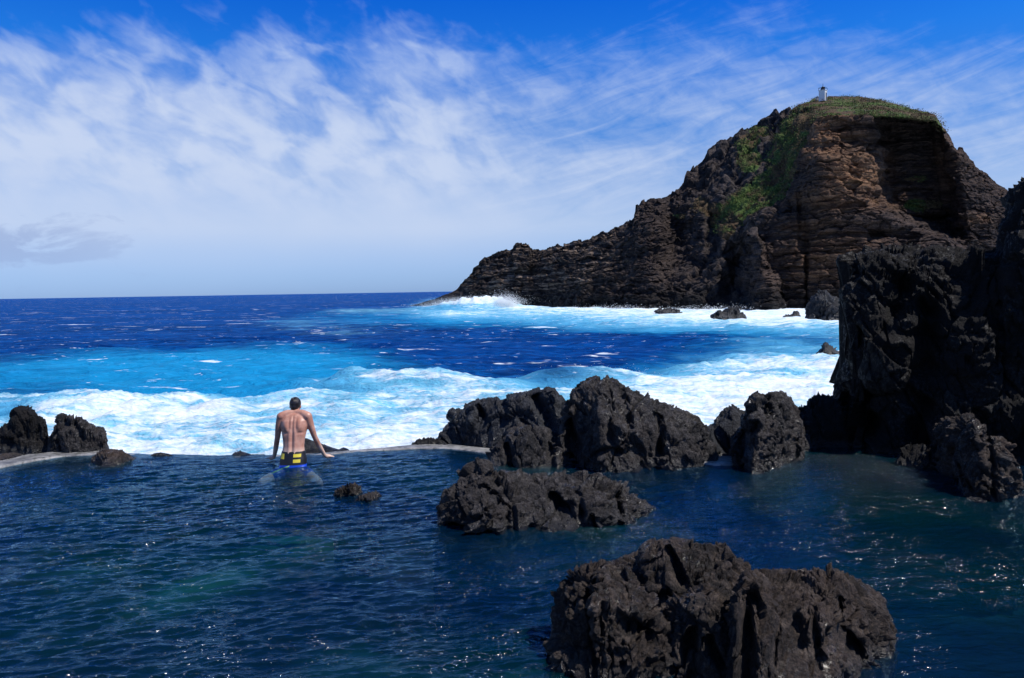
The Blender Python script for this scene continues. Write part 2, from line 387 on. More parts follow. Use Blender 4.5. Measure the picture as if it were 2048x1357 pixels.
rock('rock_cliff', [
     loft(cl, [(1628, 893), (1645, 899), (1680, 900), (1735, 910), (1822, 918), (1900, 925), (2150, 935)], [(1628, .8), (1660, 1.0), (1800, 2.2), (2150, 2.2)], 2.0, zb=-2.0, nu=560, nv=520, seed=31,
      lump=.17, facet=.2, rough=.05, size=.8, p=3.0, q=3.2, endp=3,
      carve=[(1690, 700, 1720, 860, 30, .5), (1860, 600, 1850, 800, 28, .5), (1760, 820, 1700, 880, 40, .6), (1800, 560, 1790, 650, 20, .35), (1830, 850, 1860, 920, 22, .4)]),
     loft([(1965, 820), (1985, 560), (1998, 495), (2002, 464), (2012, 440), (2022, 408), (2030, 382), (2038, 366), (2056, 352), (2075, 350), (2120, 310), (2250, 270), (2450, 330), (2600, 500)],
      [(1965, 925), (2048, 930), (2250, 940), (2600, 960)], 1.6, 2.2, zb=-2.0, nu=420, nv=400, seed=32, lump=.13, facet=.17, rough=.05, size=.8, p=3.0, q=3.0, endp=3,
      carve=[(1985, 560, 1990, 760, 16, .4)]),
     ], MRK, 'huge black lava cliff filling the right edge, its shade darkened into the rock colour', 'cliff')
rock('boulder', [loft([(1868, 880), (1874, 858), (1881, 850), (1907, 832), (1933, 831), (1966, 851), (1972, 872), (1999, 873), (2017, 891), (2030, 920), (2043, 950), (2052, 985)],
     [(1868, 930), (1896, 955), (1920, 980), (1945, 1002), (1965, 1010), (2000, 1014), (2030, 1006), (2052, 990)], .9, .6, zb=-1.2, nu=320, nv=380, seed=33, lump=.06, facet=.09, rough=.03, size=.4, p=2.1, q=1.7,
     stretch=(1, 1, 1.3), carve=[(1905, 900, 1945, 985, 5, .12), (1978, 880, 1990, 990, 5, .12)])], MRB,
     'leaning brown boulder at the foot of the black cliff, near the right edge', group=gP)
rock('low_rock', [loft([(1790, 930), (1800, 905), (1820, 890), (1850, 888), (1875, 900), (1890, 935)], [(1790, 938), (1890, 946)], .5, .5, zb=-1.0, nu=120, nv=100, seed=34, lump=.05, facet=.08, rough=.03, size=.3)], MRK,
     'low black rock in the shade left of the leaning brown boulder', group=gP)

# --- rocks in the surf
gS = 'wet rocks standing in the surf'
def searock(name, top, bot, df, label, seed, nu=110, nv=100, sc=1.0):
    rock(name, [loft(top, bot, df, z0=ZS + .15, zb=ZS - 2, nu=nu, nv=nv, seed=seed, lump=.45 * sc, facet=.5 * sc, rough=.12 * sc, size=2.2 * sc)], MRS, label, group=gS)
searock('sea_rock', [(1420, 642), (1428, 626), (1439, 621), (1448, 622), (1459, 614), (1479, 614), (1486, 622), (1492, 636), (1496, 642)], [(1420, 644), (1496, 641)], 2.5,
        'twin humped wet black rock in the white surf below the headland', 41)
searock('sea_rock', [(1314, 627), (1322, 618), (1340, 616), (1356, 619), (1366, 628)], [(1314, 630), (1366, 630)], 2.5, 'flat black rock in the surf left of the twin humped one', 42, sc=.8)
searock('sea_rock', [(1564, 635), (1572, 629), (1583, 630), (1587, 622), (1595, 622), (1601, 635)], [(1564, 636), (1601, 636)], 1.6, 'smallest wet rock in the surf between twin humped rock and steep dark one', 43, 80, 60, .5)
searock('sea_rock', [(1608, 642), (1616, 628), (1623, 608), (1630, 592), (1638, 581), (1652, 580), (1664, 592), (1680, 610), (1700, 642)], [(1608, 644), (1700, 644)], 3.0,
        'tall steep wet black rock in the surf against the edge of the dark cliff', 44)
searock('sea_rock', [(1618, 716), (1632, 709), (1641, 700), (1649, 683), (1656, 688), (1665, 694), (1690, 715)], [(1618, 718), (1690, 718)], .9, 'small fang shaped rock in the foam beside the dark cliff', 45, 90, 80, .35)

# ------------------------------------------------------------------ headland
HT = np.array([(808, 616), (813, 613), (850, 604), (880, 594), (912, 580), (928, 562), (942, 543), (956, 526), (991, 505), (1026, 498), (1031, 486), (1058, 486), (1063, 498), (1083, 499), (1110, 491), (1149, 484), (1189, 473),
      (1219, 460), (1250, 446), (1268, 432), (1271, 410), (1293, 402), (1343, 394), (1367, 363), (1375, 341), (1406, 320), (1417, 300), (1460, 273), (1523, 240), (1608, 207), (1628, 197), (1663, 192), (1718, 193),
      (1764, 201), (1827, 218), (1870, 230), (1876, 240), (1897, 271), (1912, 296), (1924, 302), (1932, 316), (1959, 343), (1998, 372), (2050, 400), (2200, 470)], float)
HB = np.array([(808, 617), (860, 614), (950, 613), (1050, 616), (1200, 621), (1400, 623), (1600, 620), (1800, 618), (2200, 612)], float)
k0 = 4.3 / 4.0
CT = {808: [(617, 238), (612, 242)], 900: [(614, 212), (580, 224)], 950: [(613, 200), (585, 205), (540, 218)], 1040: [(616, 187), (560, 193), (520, 200), (487, 212)],
      1170: [(620, 158), (560, 166), (520, 176), (480, 190)], 1300: [(622, 143), (560, 150), (480, 162), (440, 172), (402, 184)], 1430: [(623, 138), (560, 144), (480, 152), (400, 168), (293, 192)],
      1540: [(620, 136), (500, 141), (430, 147), (330, 168), (235, 192)], 1610: [(620, 136), (480, 140), (400, 144), (300, 152), (245, 162), (200, 188)],
      1640: [(620, 136), (480, 139), (400, 142), (300, 147), (238, 151), (228, 158), (196, 186)],
      1700: [(620, 136), (480, 139), (400, 143), (360, 147), (300, 149), (240, 150), (226, 156), (192, 190)], 1800: [(620, 137), (480, 140), (430, 143), (370, 148), (300, 150), (236, 150), (226, 158), (209, 185)],
      1875: [(620, 140), (480, 144), (400, 148), (300, 152), (250, 154), (235, 168)], 1960: [(620, 150), (480, 154), (400, 160), (345, 172)], 2200: [(620, 165), (470, 190)]}
nu, nv, nb = 900, 620, 60
px = np.linspace(808, 2200, nu)
T = np.interp(px, HT[:, 0], HT[:, 1]); B = np.interp(px, HB[:, 0], HB[:, 1]) + 9
ks = sorted(CT)
t = np.linspace(0, 1, nv)
PY = B[:, None] * (1 - t) + T[:, None] * t
PX = np.repeat(px[:, None], nv, 1)
cols = []
for k in ks:
    pr = sorted(CT[k]); yy = np.array([a for a, _ in pr], float); rr_ = np.array([b for _, b in pr], float) * k0
    # every control column is stored against the fraction between base and crest
    tb = np.interp(k, HB[:, 0], HB[:, 1]) + 9; tt = np.interp(k, HT[:, 0], HT[:, 1])
    fr = (tb - yy) / max(tb - tt, 1)
    o = np.argsort(fr); cols.append((fr[o], rr_[o]))
Rr = np.empty((nu, nv))
for i, x in enumerate(px):
    j = min(max(np.searchsorted(ks, x) - 1, 0), len(ks) - 2)
    f = (x - ks[j]) / (ks[j + 1] - ks[j]); f = f * f * (3 - 2 * f) * .5 + f * .5
    # interpolate in pixel rows so that the lip of the cap stays level
    Rr[i] = (1 - f) * np.interp(t, *cols[j]) + f * np.interp(t, *cols[j + 1])
def blob(x, y, cx, cy, sx, sy, p=2): return np.exp(-(np.abs((x - cx) / sx) ** p + np.abs((y - cy) / sy) ** p))
lipy = np.interp(PX, [1560, 1620, 1660, 1720, 1800, 1870, 1890], [300, 236, 230, 232, 234, 240, 262])
under = sstep(0, 5, PY - lipy)
# alcove under the grass cap, deepest to the right
alc = sstep(1728, 1785, PX + 30 * fbm(np.stack([PX / 40, PY / 25, PX * 0], -1), 3, 4)) * sstep(1915, 1860, PX - (PY - 240) * .12) * under * sstep(1, 0, (PY - (395 + (PX - 1750) * .42)) / 38)
Rr += 19 * alc
Rr += 3.5 * sstep(1600, 1640, PX) * sstep(1780, 1740, PX) * under * sstep(320, 290, PY)
Rr += 4 * sstep(1720, 1740, PX) * sstep(1890, 1870, PX) * sstep(452, 458, PY) * sstep(500, 470, PY)      # hollow under the ledge
Rr += 5 * blob(PX, PY, 1845, 440, 60, 12, 4)
Rr -= 2.5 * blob(PX, PY, 1650, 345, 70, 60, 4)
Rr += 10 * blob(PX, PY, 1480, 545, 30, 60, 3) + 9 * blob(PX, PY, 1370, 490, 40, 55, 3) + 7 * blob(PX, PY, 1425, 460, 14, 60, 3)
Rr -= 6.5 * sstep(1, .45, np.abs(PX - 1510 + 22 * fbm(np.stack([PX / 28, PY / 22, PX * 0], -1), 4, 12, .6)) / (8 + np.maximum(PY - 472, 0) * .42)) * sstep(465, 475, PY) * 1.0      # the leaning stack
Rr += 2.2 * blob(PX, PY, 1612, 520, 7, 110, 4) + 2.0 * blob(PX, PY, 1600, 440, 6, 60, 4)
Rr += 6 * blob(PX, PY, 1810, 520, 26, 40, 4)
P = at_r(PX, PY, Rr)
X, Y, Z = P[..., 0], P[..., 1], P[..., 2]
cliffy = sstep(1480, 1640, PX + (PY - 400) * .35) * under          # layered face
sl = sstep(1500, 1290, PX)                                          # bedded low point
zz = Z + .8 * fbm(P / 30, 2, 51) + .02 * (X - 60) + .3 * fbm(P / 5, 3, 52)
def ledges(z, th, seed):
    k = np.floor(z / th); f = z / th - k
    rnd = _h(k.astype(np.int64), k.astype(np.int64) * 0 + seed, k.astype(np.int64) * 0, seed) / 4294967295.0
    return (rnd - .5) * 1.6 + (f - .5) * .7
with np.errstate(over='ignore'):
    st = ledges(zz, 2.6, 3) * 1.3 + ledges(zz + .4 * fbm(P / 3, 2, 9), .75, 5) * .45
    zl = Z - .12 * X + 2.2 * fbm(P / 30, 2, 53) + .5 * fbm(P / 3, 3, 54)
    sb = ledges(zl, 1.5, 8) * 1.1 + ledges(zl + .3, .5, 11) * .35
d = st * cliffy + sb * sl * (sstep(0, 2.0, Z - ZS) * .8 + .2) * (.5 + .9 * sstep(-.2, .2, fbm(P / 4, 3, 57)))
Pn = P / np.array([1, 1, 1.0])
wp = Pn + .3 * np.stack([fbm(Pn / 4, 2, 61), fbm(Pn / 4 + 9, 2, 62), fbm(Pn / 4 + 19, 2, 63)], -1)
f1, f2, cc, rv = worley(wp / 4.5, 64)
lumpy = (((wp / 4.5 - cc) * rv).sum(-1) * 1.5 + rv[..., 0] * .7) - .5 * sstep(.1, 0, f2 - f1)
f1, f2, cc, rv = worley(wp / 1.6, 65)
small = (((wp / 1.6 - cc) * rv).sum(-1) * 1.2 + rv[..., 0] * .5) - .2 * sstep(.1, 0, f2 - f1)
notcliff = 1 - cliffy
bq = np.stack([X / 3.4, Y / 3.4, zz / 1.15], -1); f1, f2, cc, rv = worley(bq, 71)
bq2 = np.stack([X / 1.3, Y / 1.3, zz / .55], -1); g1, g2, gc_, gv_ = worley(bq2, 72)
blk = rv[..., 0] * .75 + gv_[..., 0] * .35 - .35 * sstep(.1, 0, f2 - f1)
blk = blk * (1 - .0 * sl)
cap = (1 - under) * sstep(1590, 1640, PX)
damp = 1 - .85 * cap
d_st = d + blk * (.9 * cliffy + .75 * sl) * damp
d = (lumpy * (.95 * notcliff * (1 - .7 * sl) + .12 * cliffy) + small * (.5 * notcliff * (1 - .5 * sl) + .06 * cliffy) + 2.2 * fbm(P / 14, 3, 66) * (notcliff + .5 * cliffy) + .8 * fbm(P / np.array([5, 5, 14]), 3, 68, .6, True) * cliffy + 1.7 * fbm(P / 3.6, 6, 67, .60) * (.3 + .7 * notcliff) + 1.1 * np.minimum(fbm(P / np.array([9, 9, 6]), 4, 69, .6), .1) * cliffy) * damp
edge = sstep(0, .06, t)[None] * (1 - .55 * sstep(.93, 1, t)[None])
low = np.clip((B - T) / 90, .12, 1)[:, None]
n = grid_normals(P)
n = np.where((n[..., 1:2] > 0) & (n[..., 2:3] < 0), -n, n)
dirr = P - CAM; dirr[..., 2] = 0; dirr /= np.linalg.norm(dirr, axis=-1, keepdims=True)
ns = n.copy()
for _ in range(12):                                    # a smooth direction for the big lumps
    ns[1:-1] = (ns[:-2] + ns[1:-1] + ns[2:]) / 3; ns[:, 1:-1] = (ns[:, :-2] + ns[:, 1:-1] + ns[:, 2:]) / 3
ns /= np.linalg.norm(ns, axis=-1, keepdims=True) + 1e-9
P2 = P - dirr * (d_st * edge * low)[..., None] + ns * (d * edge * low)[..., None]
P2[..., 2] += (small * .25 + lumpy * .35 + .5 * fbm(P / 1.5, 3, 70)) * sstep(.8, 1, t)[None] * low * damp * (1 - .7 * sstep(1560, 1640, PX) * sstep(1880, 1850, PX))
# back of the headland, sloping down away from the viewer
s = np.linspace(0, 1, nb + 1)[1:]
crest = P2[:, -1:]
cd = dirr[:, -1:]
w = np.interp(px, [808, 1000, 1300, 1640, 1850, 2200], [4, 14, 30, 60, 45, 60])[:, None]
ht = (crest[..., 2] - (ZS - 3))
bk = crest + cd * (w * s[None])[..., None]
bk = bk.copy(); bk[..., 2] = crest[..., 2] - ht * (s[None] ** 1.8) + fbm(bk / 9, 3, 77) * 2 * np.minimum(s * 3, 1)[None] * low - .25 * s[None]
V = np.concatenate([P2, bk], 1)
vpx, vpy = PX, PY
def poly_mask(pts, wd):            # soft ribbon through pixel points
    m = 0
    for (x0, y0), (x1, y1) in zip(pts[:-1], pts[1:]):
        vx, vy = x1 - x0, y1 - y0
        tt = np.clip(((PX - x0) * vx + (PY - y0) * vy) / (vx * vx + vy * vy), 0, 1)
        m = np.maximum(m, np.exp(-((np.hypot(PX - x0 - tt * vx, PY - y0 - tt * vy) / wd) ** 2)))
    return m
nn = fbm(P / 5, 4, 80, .6)
veg = np.maximum.reduce([poly_mask([(1625, 208), (1600, 250), (1570, 310), (1535, 360), (1495, 400), (1450, 440)], 26), .8 * poly_mask([(1520, 270), (1495, 290), (1500, 330)], 22),
                         .8 * poly_mask([(1400, 410), (1440, 450), (1450, 470)], 15), poly_mask([(1580, 340), (1560, 385), (1500, 420), (1440, 425)], 17), .6 * blob(PX, PY, 1360, 432, 16, 8),
                         .9 * blob(PX, PY, 1830, 362, 22, 8), 1.0 * blob(PX, PY, 1845, 412, 38, 8)])
veg = sstep(.24, .52, veg + nn * .65)
veg = np.maximum(veg, cap * sstep(-.3, .0, fbm(P / 4, 3, 82) + .12))
warm = np.maximum.reduce([blob(PX, PY, 1655, 270, 65, 60, 3) * .8, blob(PX, PY, 1715, 345, 60, 42, 3), .55 * blob(PX, PY, 1690, 400, 110, 26, 3), .35 * blob(PX, PY, 1660, 520, 110, 60, 3),
                          .4 * blob(PX, PY, 1620, 470, 60, 40), .45 * blob(PX, PY, 1960, 440, 30, 12), .35 * blob(PX, PY, 1890, 330, 20, 60)])
warm = np.clip(warm * (1 + nn * 1.3), 0, 1)
def padb(a, v=0.0): return np.concatenate([a, np.repeat(a[:, -1:], nb, 1) * (1 if v is None else v)], 1)
lay = np.maximum(cliffy, sl * .7)
low_tan = sstep(1300, 1150, PX) * sstep(606, 560, PY)
head = mesh_from(V.reshape(-1, 3), grid_quads(nu, nv + nb), {'veg': padb(veg, 1), 'warm': padb(warm, 0), 'lay': padb(lay, 0), 'tan': padb(low_tan, 0)}, 'headland')

m = M('headland_rock'); g = N(m)
pos = g.n('ShaderNodeNewGeometry').outputs['Position']
xyz = g.n('ShaderNodeSeparateXYZ', {0: pos})
z = xyz.outputs[2]
a = g.noise(pos, .12, 6, .62); b = g.noise(pos, .55, 7, .7); c = g.noise(pos, 2.5, 5, .7)
strat = g.noise(g.map(pos, (.045, .045, 1.0), rot=(0, R(-1), 0)), 1.0, 7, .8, .3)
basalt = g.mix(g.step(b, .4, .7), (.020, .018, .020), (.125, .102, .096))
layer = g.ramp(strat, [(.32, (.013, .010, .011)), (.42, (.050, .033, .030)), (.48, (.018, .013, .014)), (.515, (.20, .135, .105)), (.535, (.04, .027, .025)), (.60, (.028, .020, .020)), (.655, (.23, .155, .12)), (.68, (.03, .021, .020)), (.74, (.06, .04, .035))])  # bed colours; the thin pale stops paint sunlit ledge edges
col = g.mix(g.attr('lay'), basalt, g.mix(.75, basalt, layer))
tan = g.mix(g.step(g.noise(g.map(pos, (.12, .12, 1.3), rot=(0, R(9), 0)), 1.0, 6, .7), .5, .62), (.032, .027, .026), (.40, .30, .23))  # tan beds; their pale stripes also stand in for sunlit ledges
col = g.mix(g.math('MULTIPLY', g.attr('tan'), .8), col, tan)
ochre = g.mix(g.step(b, .3, .7), (.17, .080, .042), (.50, .285, .155))
ochre = g.mix(g.step(strat, .40, .48), (.10, .045, .025), ochre)
col = g.mix(g.math('MULTIPLY', g.attr('warm'), .9), col, ochre)
green = g.mix(g.step(c, .35, .7), (.035, .062, .018), (.17, .25, .07))
green = g.mix(g.step(a, .44, .54), green, (.12, .080, .048))
green = g.mix(g.step(g.noise(pos, .5, 4, .6), .56, .64), green, (.045, .036, .030))
vf = g.step(g.math('ADD', g.attr('veg'), g.math('MULTIPLY_ADD', c, .9, -.45)), .35, .65)
col = g.mix(vf, col, green)
wetb = g.step(z, ZS + 5.5, ZS + 2.0)
col = g.mix(g.math('MULTIPLY', wetb, .8), col, (.008, .008, .010))
hgt = g.math('ADD', g.noise(pos, 1.6, 9, .75), g.math('MULTIPLY', g.math('MULTIPLY', strat, g.attr('lay')), 1.4))
bmp = g.n('ShaderNodeBump', {'Strength': 1.0, 'Distance': .8, 'Height': hgt}).outputs[0]
bs = g.n('ShaderNodeBsdfPrincipled', {'Base Color': col, 'Roughness': g.math('MULTIPLY_ADD', wetb, -.4, .92), 'Normal': bmp, 'Specular IOR Level': .2})
g.n('ShaderNodeOutputMaterial', {0: bs.outputs[0]})
hl = link('headland', head, m); tag(hl, kind='structure')

# low shrubs and grass tufts on the green parts of the headland
def tufts():
    idx = np.argwhere((veg > .55) & (PY < 470) & (fbm(P2 / 3.5, 3, 93) > -.02))
    wgt = rng.random(len(idx)) < 9000 / max(len(idx), 1)
    idx = idx[wgt]
    Vs, Fs = [], []; o = 0
    base = P2[idx[:, 0], idx[:, 1]]
    k = 7
    for j in range(k):
        nseed = rng.normal(size=(len(base), 3)) * np.array([.5, .5, .10])
        c0 = base + nseed + np.array([0, 0, .04])
        a1 = rng.normal(size=(len(base), 3)); a1 /= np.linalg.norm(a1, axis=1, keepdims=True)
        a2 = np.cross(a1, rng.normal(size=(len(base), 3))); a2 /= np.linalg.norm(a2, axis=1, keepdims=True)
        sz = (.05 + .10 * rng.random((len(base), 1)))
        tri = np.stack([c0 - a1 * sz, c0 + a1 * sz, c0 + a2 * sz * 1.4 + np.array([0, 0, .2]) * sz], 1)
        Vs.append(tri.reshape(-1, 3)); Fs.append(np.arange(len(base) * 3).reshape(-1, 3) + o); o += len(base) * 3
    return mesh_from(np.concatenate(Vs), np.concatenate(Fs), name='shrubs', smooth=False)
m = M('shrub_leaves'); g = N(m)
pos = g.n('ShaderNodeNewGeometry').outputs['Position']
col = g.mix(g.step(g.noise(pos, 1.2, 3), .35, .65), (.036, .065, .018), (.17, .24, .07))
col = g.mix(g.step(g.noise(pos, .16, 3), .45, .55), col, (.12, .09, .05))
bs = g.n('ShaderNodeBsdfPrincipled', {'Base Color': col, 'Roughness': .8, 'Specular IOR Level': .1})
g.n('ShaderNodeOutputMaterial', {0: bs.outputs[0]})
tag(link('ground_cover', tufts(), m), 'green and straw coloured scrub growing on the cap and slope of the headland', 'vegetation', kind='stuff')

# ------------------------------------------------------------------ light tower on the summit
def simple_mat(name, col, rough=.6, bump=0):
    m = M(name); g = N(m)
    pos = g.n('ShaderNodeNewGeometry').outputs['Position']
    c = g.mix(g.step(g.noise(pos, 8, 5, .6), .3, .7), tuple(x * .82 for x in col), col)
    bs = g.n('ShaderNodeBsdfPrincipled', {'Base Color': c, 'Roughness': rough})
    g.n('ShaderNodeOutputMaterial', {0: bs.outputs[0]})
    return m
def bx(c, s, rz=0):
    c = np.array(c, float); s = np.array(s, float) / 2
    v = np.array([[x, y, z] for x in (-1, 1) for y in (-1, 1) for z in (-1, 1)], float) * s
    ca, sa = math.cos(rz), math.sin(rz)
    v = v @ np.array([[ca, -sa, 0], [sa, ca, 0], [0, 0, 1]]).T + c
    return v, np.array([[0, 1, 3, 2], [4, 6, 7, 5], [0, 4, 5, 1], [2, 3, 7, 6], [0, 2, 6, 4], [1, 5, 7, 3]])
def cyl(c, r0, r1, h, n=20):
    a = np.linspace(0, 2 * math.pi, n, endpoint=False)
    v = [np.stack([r * np.cos(a), r * np.sin(a), 0 * a + z], -1) for r, z in ((0.001, 0), (r0, 0), (r1, h), (.001, h))]
    v = np.concatenate(v) + np.array(c)
    q = []
    for k in range(3):
        for i in range(n): j = (i + 1) % n; q.append([k * n + i, k * n + j, (k + 1) * n + j, (k + 1) * n + i])
    return v, np.array(q)
def join(name, pieces, mat, parent=None, smooth=False):
    Vs, Qs, o = [], [], 0
    for v, q in pieces: Vs.append(v); Qs.append(q + o); o += len(v)
    return link(name, mesh_from(np.concatenate(Vs), np.concatenate(Qs), name=name, smooth=smooth), mat, parent)
ic = int(np.argmin(np.abs(px - 1645)))
bp = V[ic, nv - 14].copy()
lt = bpy.data.objects.new('light_tower', None); C.objects.link(lt); lt.location = bp - np.array([0, 0, .05]); lt.rotation_euler = (0, 0, R(50))
tag(lt, 'tiny white square light tower with a dark door on the summit of the headland', 'lighthouse')
white = simple_mat('white_render', (.8, .8, .78)); darkm = simple_mat('dark_metal', (.03, .03, .035), .4); grey = simple_mat('grey_block', (.35, .34, .33))
join('tower', [bx((0, 0, 1.15), (1.35, 1.35, 2.3))], white, lt)
join('cornice', [bx((0, 0, 2.36), (1.5, 1.5, .10))], white, lt)
join('door', [bx((0.1, -.69, .95), (.62, .08, 1.8))], darkm, lt)
ln = join('lantern', [cyl((0.0, 0.0, 2.42), .42, .40, .55), cyl((0, 0, 2.97), .48, .05, .35)], darkm, lt, True)
join('mast', [cyl((0, 0, 3.32), .05, .04, .6, 8)], darkm, lt)
join('railing', [bx((x, y, 2.65), (.06, .06, .5)) for x in (-.7, .7) for y in (-.7, .7)] + [bx((0, y, 2.92), (1.46, .05, .05)) for y in (-.7, .7)] + [bx((x, 0, 2.93), (.05, 1.34, .05)) for x in (-.7, .7)], darkm, lt)
ic2 = int(np.argmin(np.abs(px - 1635))); b2 = V[ic2, nv - 10]
ub = join('utility_box', [bx((0, 0, .35), (.55, .5, .8)), bx((0, 0, .78), (.65, .6, .08))], grey); ub.location = b2
tag(ub, 'little grey box on the ground just left of the white light tower', 'utility box')

# ------------------------------------------------------------------ pool wall
WI = np.array([(-900, 1200), (-500, 1060), (-250, 985), (0, 938), (60, 925), (130, 914), (200, 909), (300, 911), (440, 914), (540, 914), (640, 911), (700, 906), (760, 902), (840, 898), (900, 899), (980, 909), (1080, 918), (1300, 926), (1435, 932), (1470, 932), (1500, 915), (1640, 893), (2100, 890)], float)
WW = np.array([(-900, .9), (0, .62), (60, .6), (130, .45), (200, .25), (300, .12), (540, .14), (640, .16), (760, .2), (840, .34), (980, .4), (1435, .6), (2100, .6)], float)
WZ = np.array([(-900, .06), (0, .04), (200, .02), (260, -.004), (300, -.014), (440, -.012), (560, -.002), (640, .006), (840, .018), (2100, .04)], float)
wpx = np.linspace(-900, 2100, 700)
gi = ground(wpx, np.interp(wpx, WI[:, 0], WI[:, 1]), 0.0)
ri = np.hypot(gi[:, 0], gi[:, 1]); wang = np.arctan2(gi[:, 0], gi[:, 1])
ww = np.interp(wpx, WW[:, 0], WW[:, 1]); wz = np.interp(wpx, WZ[:, 0], WZ[:, 1])
ud = np.stack([np.sin(wang), np.cos(wang)], -1)
sec = []
prof = [(0.0, -1.9), (0.0, -.04), (.02, -.008)] + [(f, 0.0) for f in np.linspace(.08, .92, 14)] + [(.98, -.01), (1.0, -.05), (1.0, -2.6)]
for f, dz in prof:
    rr_ = ri + ww * f
    sec.append(np.concatenate([ud * rr_[:, None], (wz + dz)[:, None]], -1))
W_ = np.stack(sec, 1)
W_[..., 2] += .012 * fbm(W_ * 2.5, 3, 90); W_[:, :, :2] += (ud * (.02 * fbm(np.stack([wang * 30, wang * 0, wang * 0], -1), 4, 91))[:, None])[:, None]
m = M('pale_concrete'); g = N(m)
pos = g.n('ShaderNodeNewGeometry').outputs['Position']
col = g.mix(g.step(g.noise(pos, 3, 6, .7), .35, .65), (.11, .11, .115), (.32, .315, .31))
col = g.mix(g.step(g.noise(pos, 9, 5, .7), .50, .66), col, (.06, .062, .05))
zz_ = g.n('ShaderNodeSeparateXYZ', {0: pos}).outputs[2]
col = g.mix(g.step(g.math('MULTIPLY_ADD', g.noise(pos, 5, 3), .06, zz_), -.02, -.06), col, (.020, .026, .020))
bmp = g.n('ShaderNodeBump', {'Strength': .6, 'Distance': .02, 'Height': g.noise(pos, 25, 6, .7)}).outputs[0]
bs = g.n('ShaderNodeBsdfPrincipled', {'Base Color': col, 'Roughness': .45, 'Normal': bmp})
g.n('ShaderNodeOutputMaterial', {0: bs.outputs[0]})
wl = link('pool_wall', mesh_from(W_.reshape(-1, 3), grid_quads(len(wpx), len(prof)), name='pool_wall'), m)
tag(wl, 'low curved pale concrete wall holding the pool back from the sea', 'wall')

# ------------------------------------------------------------------ pool water and bed
na, nr = 1100, 760
ang = np.linspace(R(-62), R(62), na)
rout = np.interp(ang, wang, ri + ww * .9)
rmin = 2.2
q = np.linspace(0, 1, nr)
RR = rmin * (rout[:, None] / rmin) ** q[None]
AX = np.sin(ang)[:, None] * RR; AY = np.cos(ang)[:, None] * RR
def pool_h(x, y):
    a = R(14)
    u = x * math.cos(a) + y * math.sin(a); v = -x * math.sin(a) + y * math.cos(a)
    z0 = np.zeros_like(x)
    wob = fbm(np.stack([x * .6, y * .6, z0], -1), 2, 100) * .8
    h = .016 * fbm(np.stack([u * .8, v * 2.6 + wob, z0], -1), 3, 101, .55)
    h += .020 * (fbm(np.stack([u * 1.5, v * 4.6 + wob * 1.5, z0 + 4], -1), 3, 102, .5, True) - .5)
    h += .011 * (fbm(np.stack([u * 3.4, v * 8.5 + wob * 2, z0 + 7], -1), 2, 103, .5, True) - .5)
    h += .004 * fbm(np.stack([u * 10, v * 20, z0 + 9], -1), 2, 104)
    calm = 1 - .6 * sstep(1.2, 3.4, x)          # sheltered behind the rocks
    return h * calm * 1.2
PH = pool_h(AX, AY)
PH = PH * (1 - .5 * sstep(.93, 1, q)[None])
m = M('pool_water'); g = N(m)
pos = g.n('ShaderNodeNewGeometry').outputs['Position']
rp = g.map(pos, (1, 2.2, 1), rot=(0, 0, R(-14)))
n1 = g.noise(rp, 9, 4, .6, .3); n2 = g.noise(rp, 34, 3, .6)
hh = g.math('ADD', g.math('MULTIPLY', n1, .012), g.math('MULTIPLY', n2, .0019))
bmp = g.n('ShaderNodeBump', {'Strength': 1.0, 'Distance': 1.0, 'Height': hh}).outputs[0]
fr = g.math('MULTIPLY', g.math('MINIMUM', g.n('ShaderNodeFresnel', {'IOR': 1.33, 'Normal': bmp}).outputs[0], .80), 1.0)
tr = g.n('ShaderNodeBsdfTransparent', {0: (.70, .86, .92, 1)})
body = g.mix(g.step(g.noise(pos, .35, 3), .4, .65), (.0006, .014, .038), (.0006, .028, .036))
df_ = g.n('ShaderNodeBsdfDiffuse', {0: body})
und = g.n('ShaderNodeMixShader', {0: .44, 1: tr.outputs[0], 2: df_.outputs[0]})
gl = g.n('ShaderNodeBsdfGlossy', {'Color': (.42, .68, .88, 1), 'Roughness': .03, 'Normal': bmp})
mx = g.n('ShaderNodeMixShader', {0: fr, 1: und.outputs[0], 2: gl.outputs[0]})
# short steep capillary facets that flash in the sun
sp = g.noise(rp, 26, 2, .5); spm = g.math('MULTIPLY', g.step(g.noise(pos, .7, 3, .6), .44, .58), g.step(g.noise(rp, 4, 2), .47, .56))
gc0 = ground(1730, 935)
dv = g.n('ShaderNodeVectorMath', {0: pos, 1: (float(gc0[0]), float(gc0[1]), 0)}, operation='DISTANCE').outputs['Value']
spf = g.math('MULTIPLY', g.step(sp, .52, .56), g.math('MAXIMUM', spm, g.math('MULTIPLY', g.step(dv, 1.5, .7), g.step(g.noise(rp, 11, 2), .50, .56))))
bm2 = g.n('ShaderNodeBump', {'Strength': 1.0, 'Distance': 1.0, 'Height': g.math('MULTIPLY', g.noise(pos, 38, 1, .5), .05)}).outputs[0]
gl2 = g.n('ShaderNodeBsdfGlossy', {'Color': (1, 1, 1, 1), 'Roughness': .13, 'Normal': bm2})
mx2 = g.n('ShaderNodeMixShader', {0: g.math('MULTIPLY', spf, .17), 1: mx.outputs[0], 2: gl2.outputs[0]})
ab = g.n('ShaderNodeVolumeAbsorption', {'Color': (.08, .58, .72, 1), 'Density': .42})
g.n('ShaderNodeOutputMaterial', {0: mx2.outputs[0], 1: ab.outputs[0]})
TV = np.stack([AX, AY, PH], -1).reshape(-1, 3)
idx = np.arange(na * nr).reshape(na, nr)
loop_ = [idx[:, 0], idx[-1, :], idx[::-1, -1], idx[0, ::-1]]
Vp, Qp, off = [TV], [grid_quads(na, nr)], len(TV)
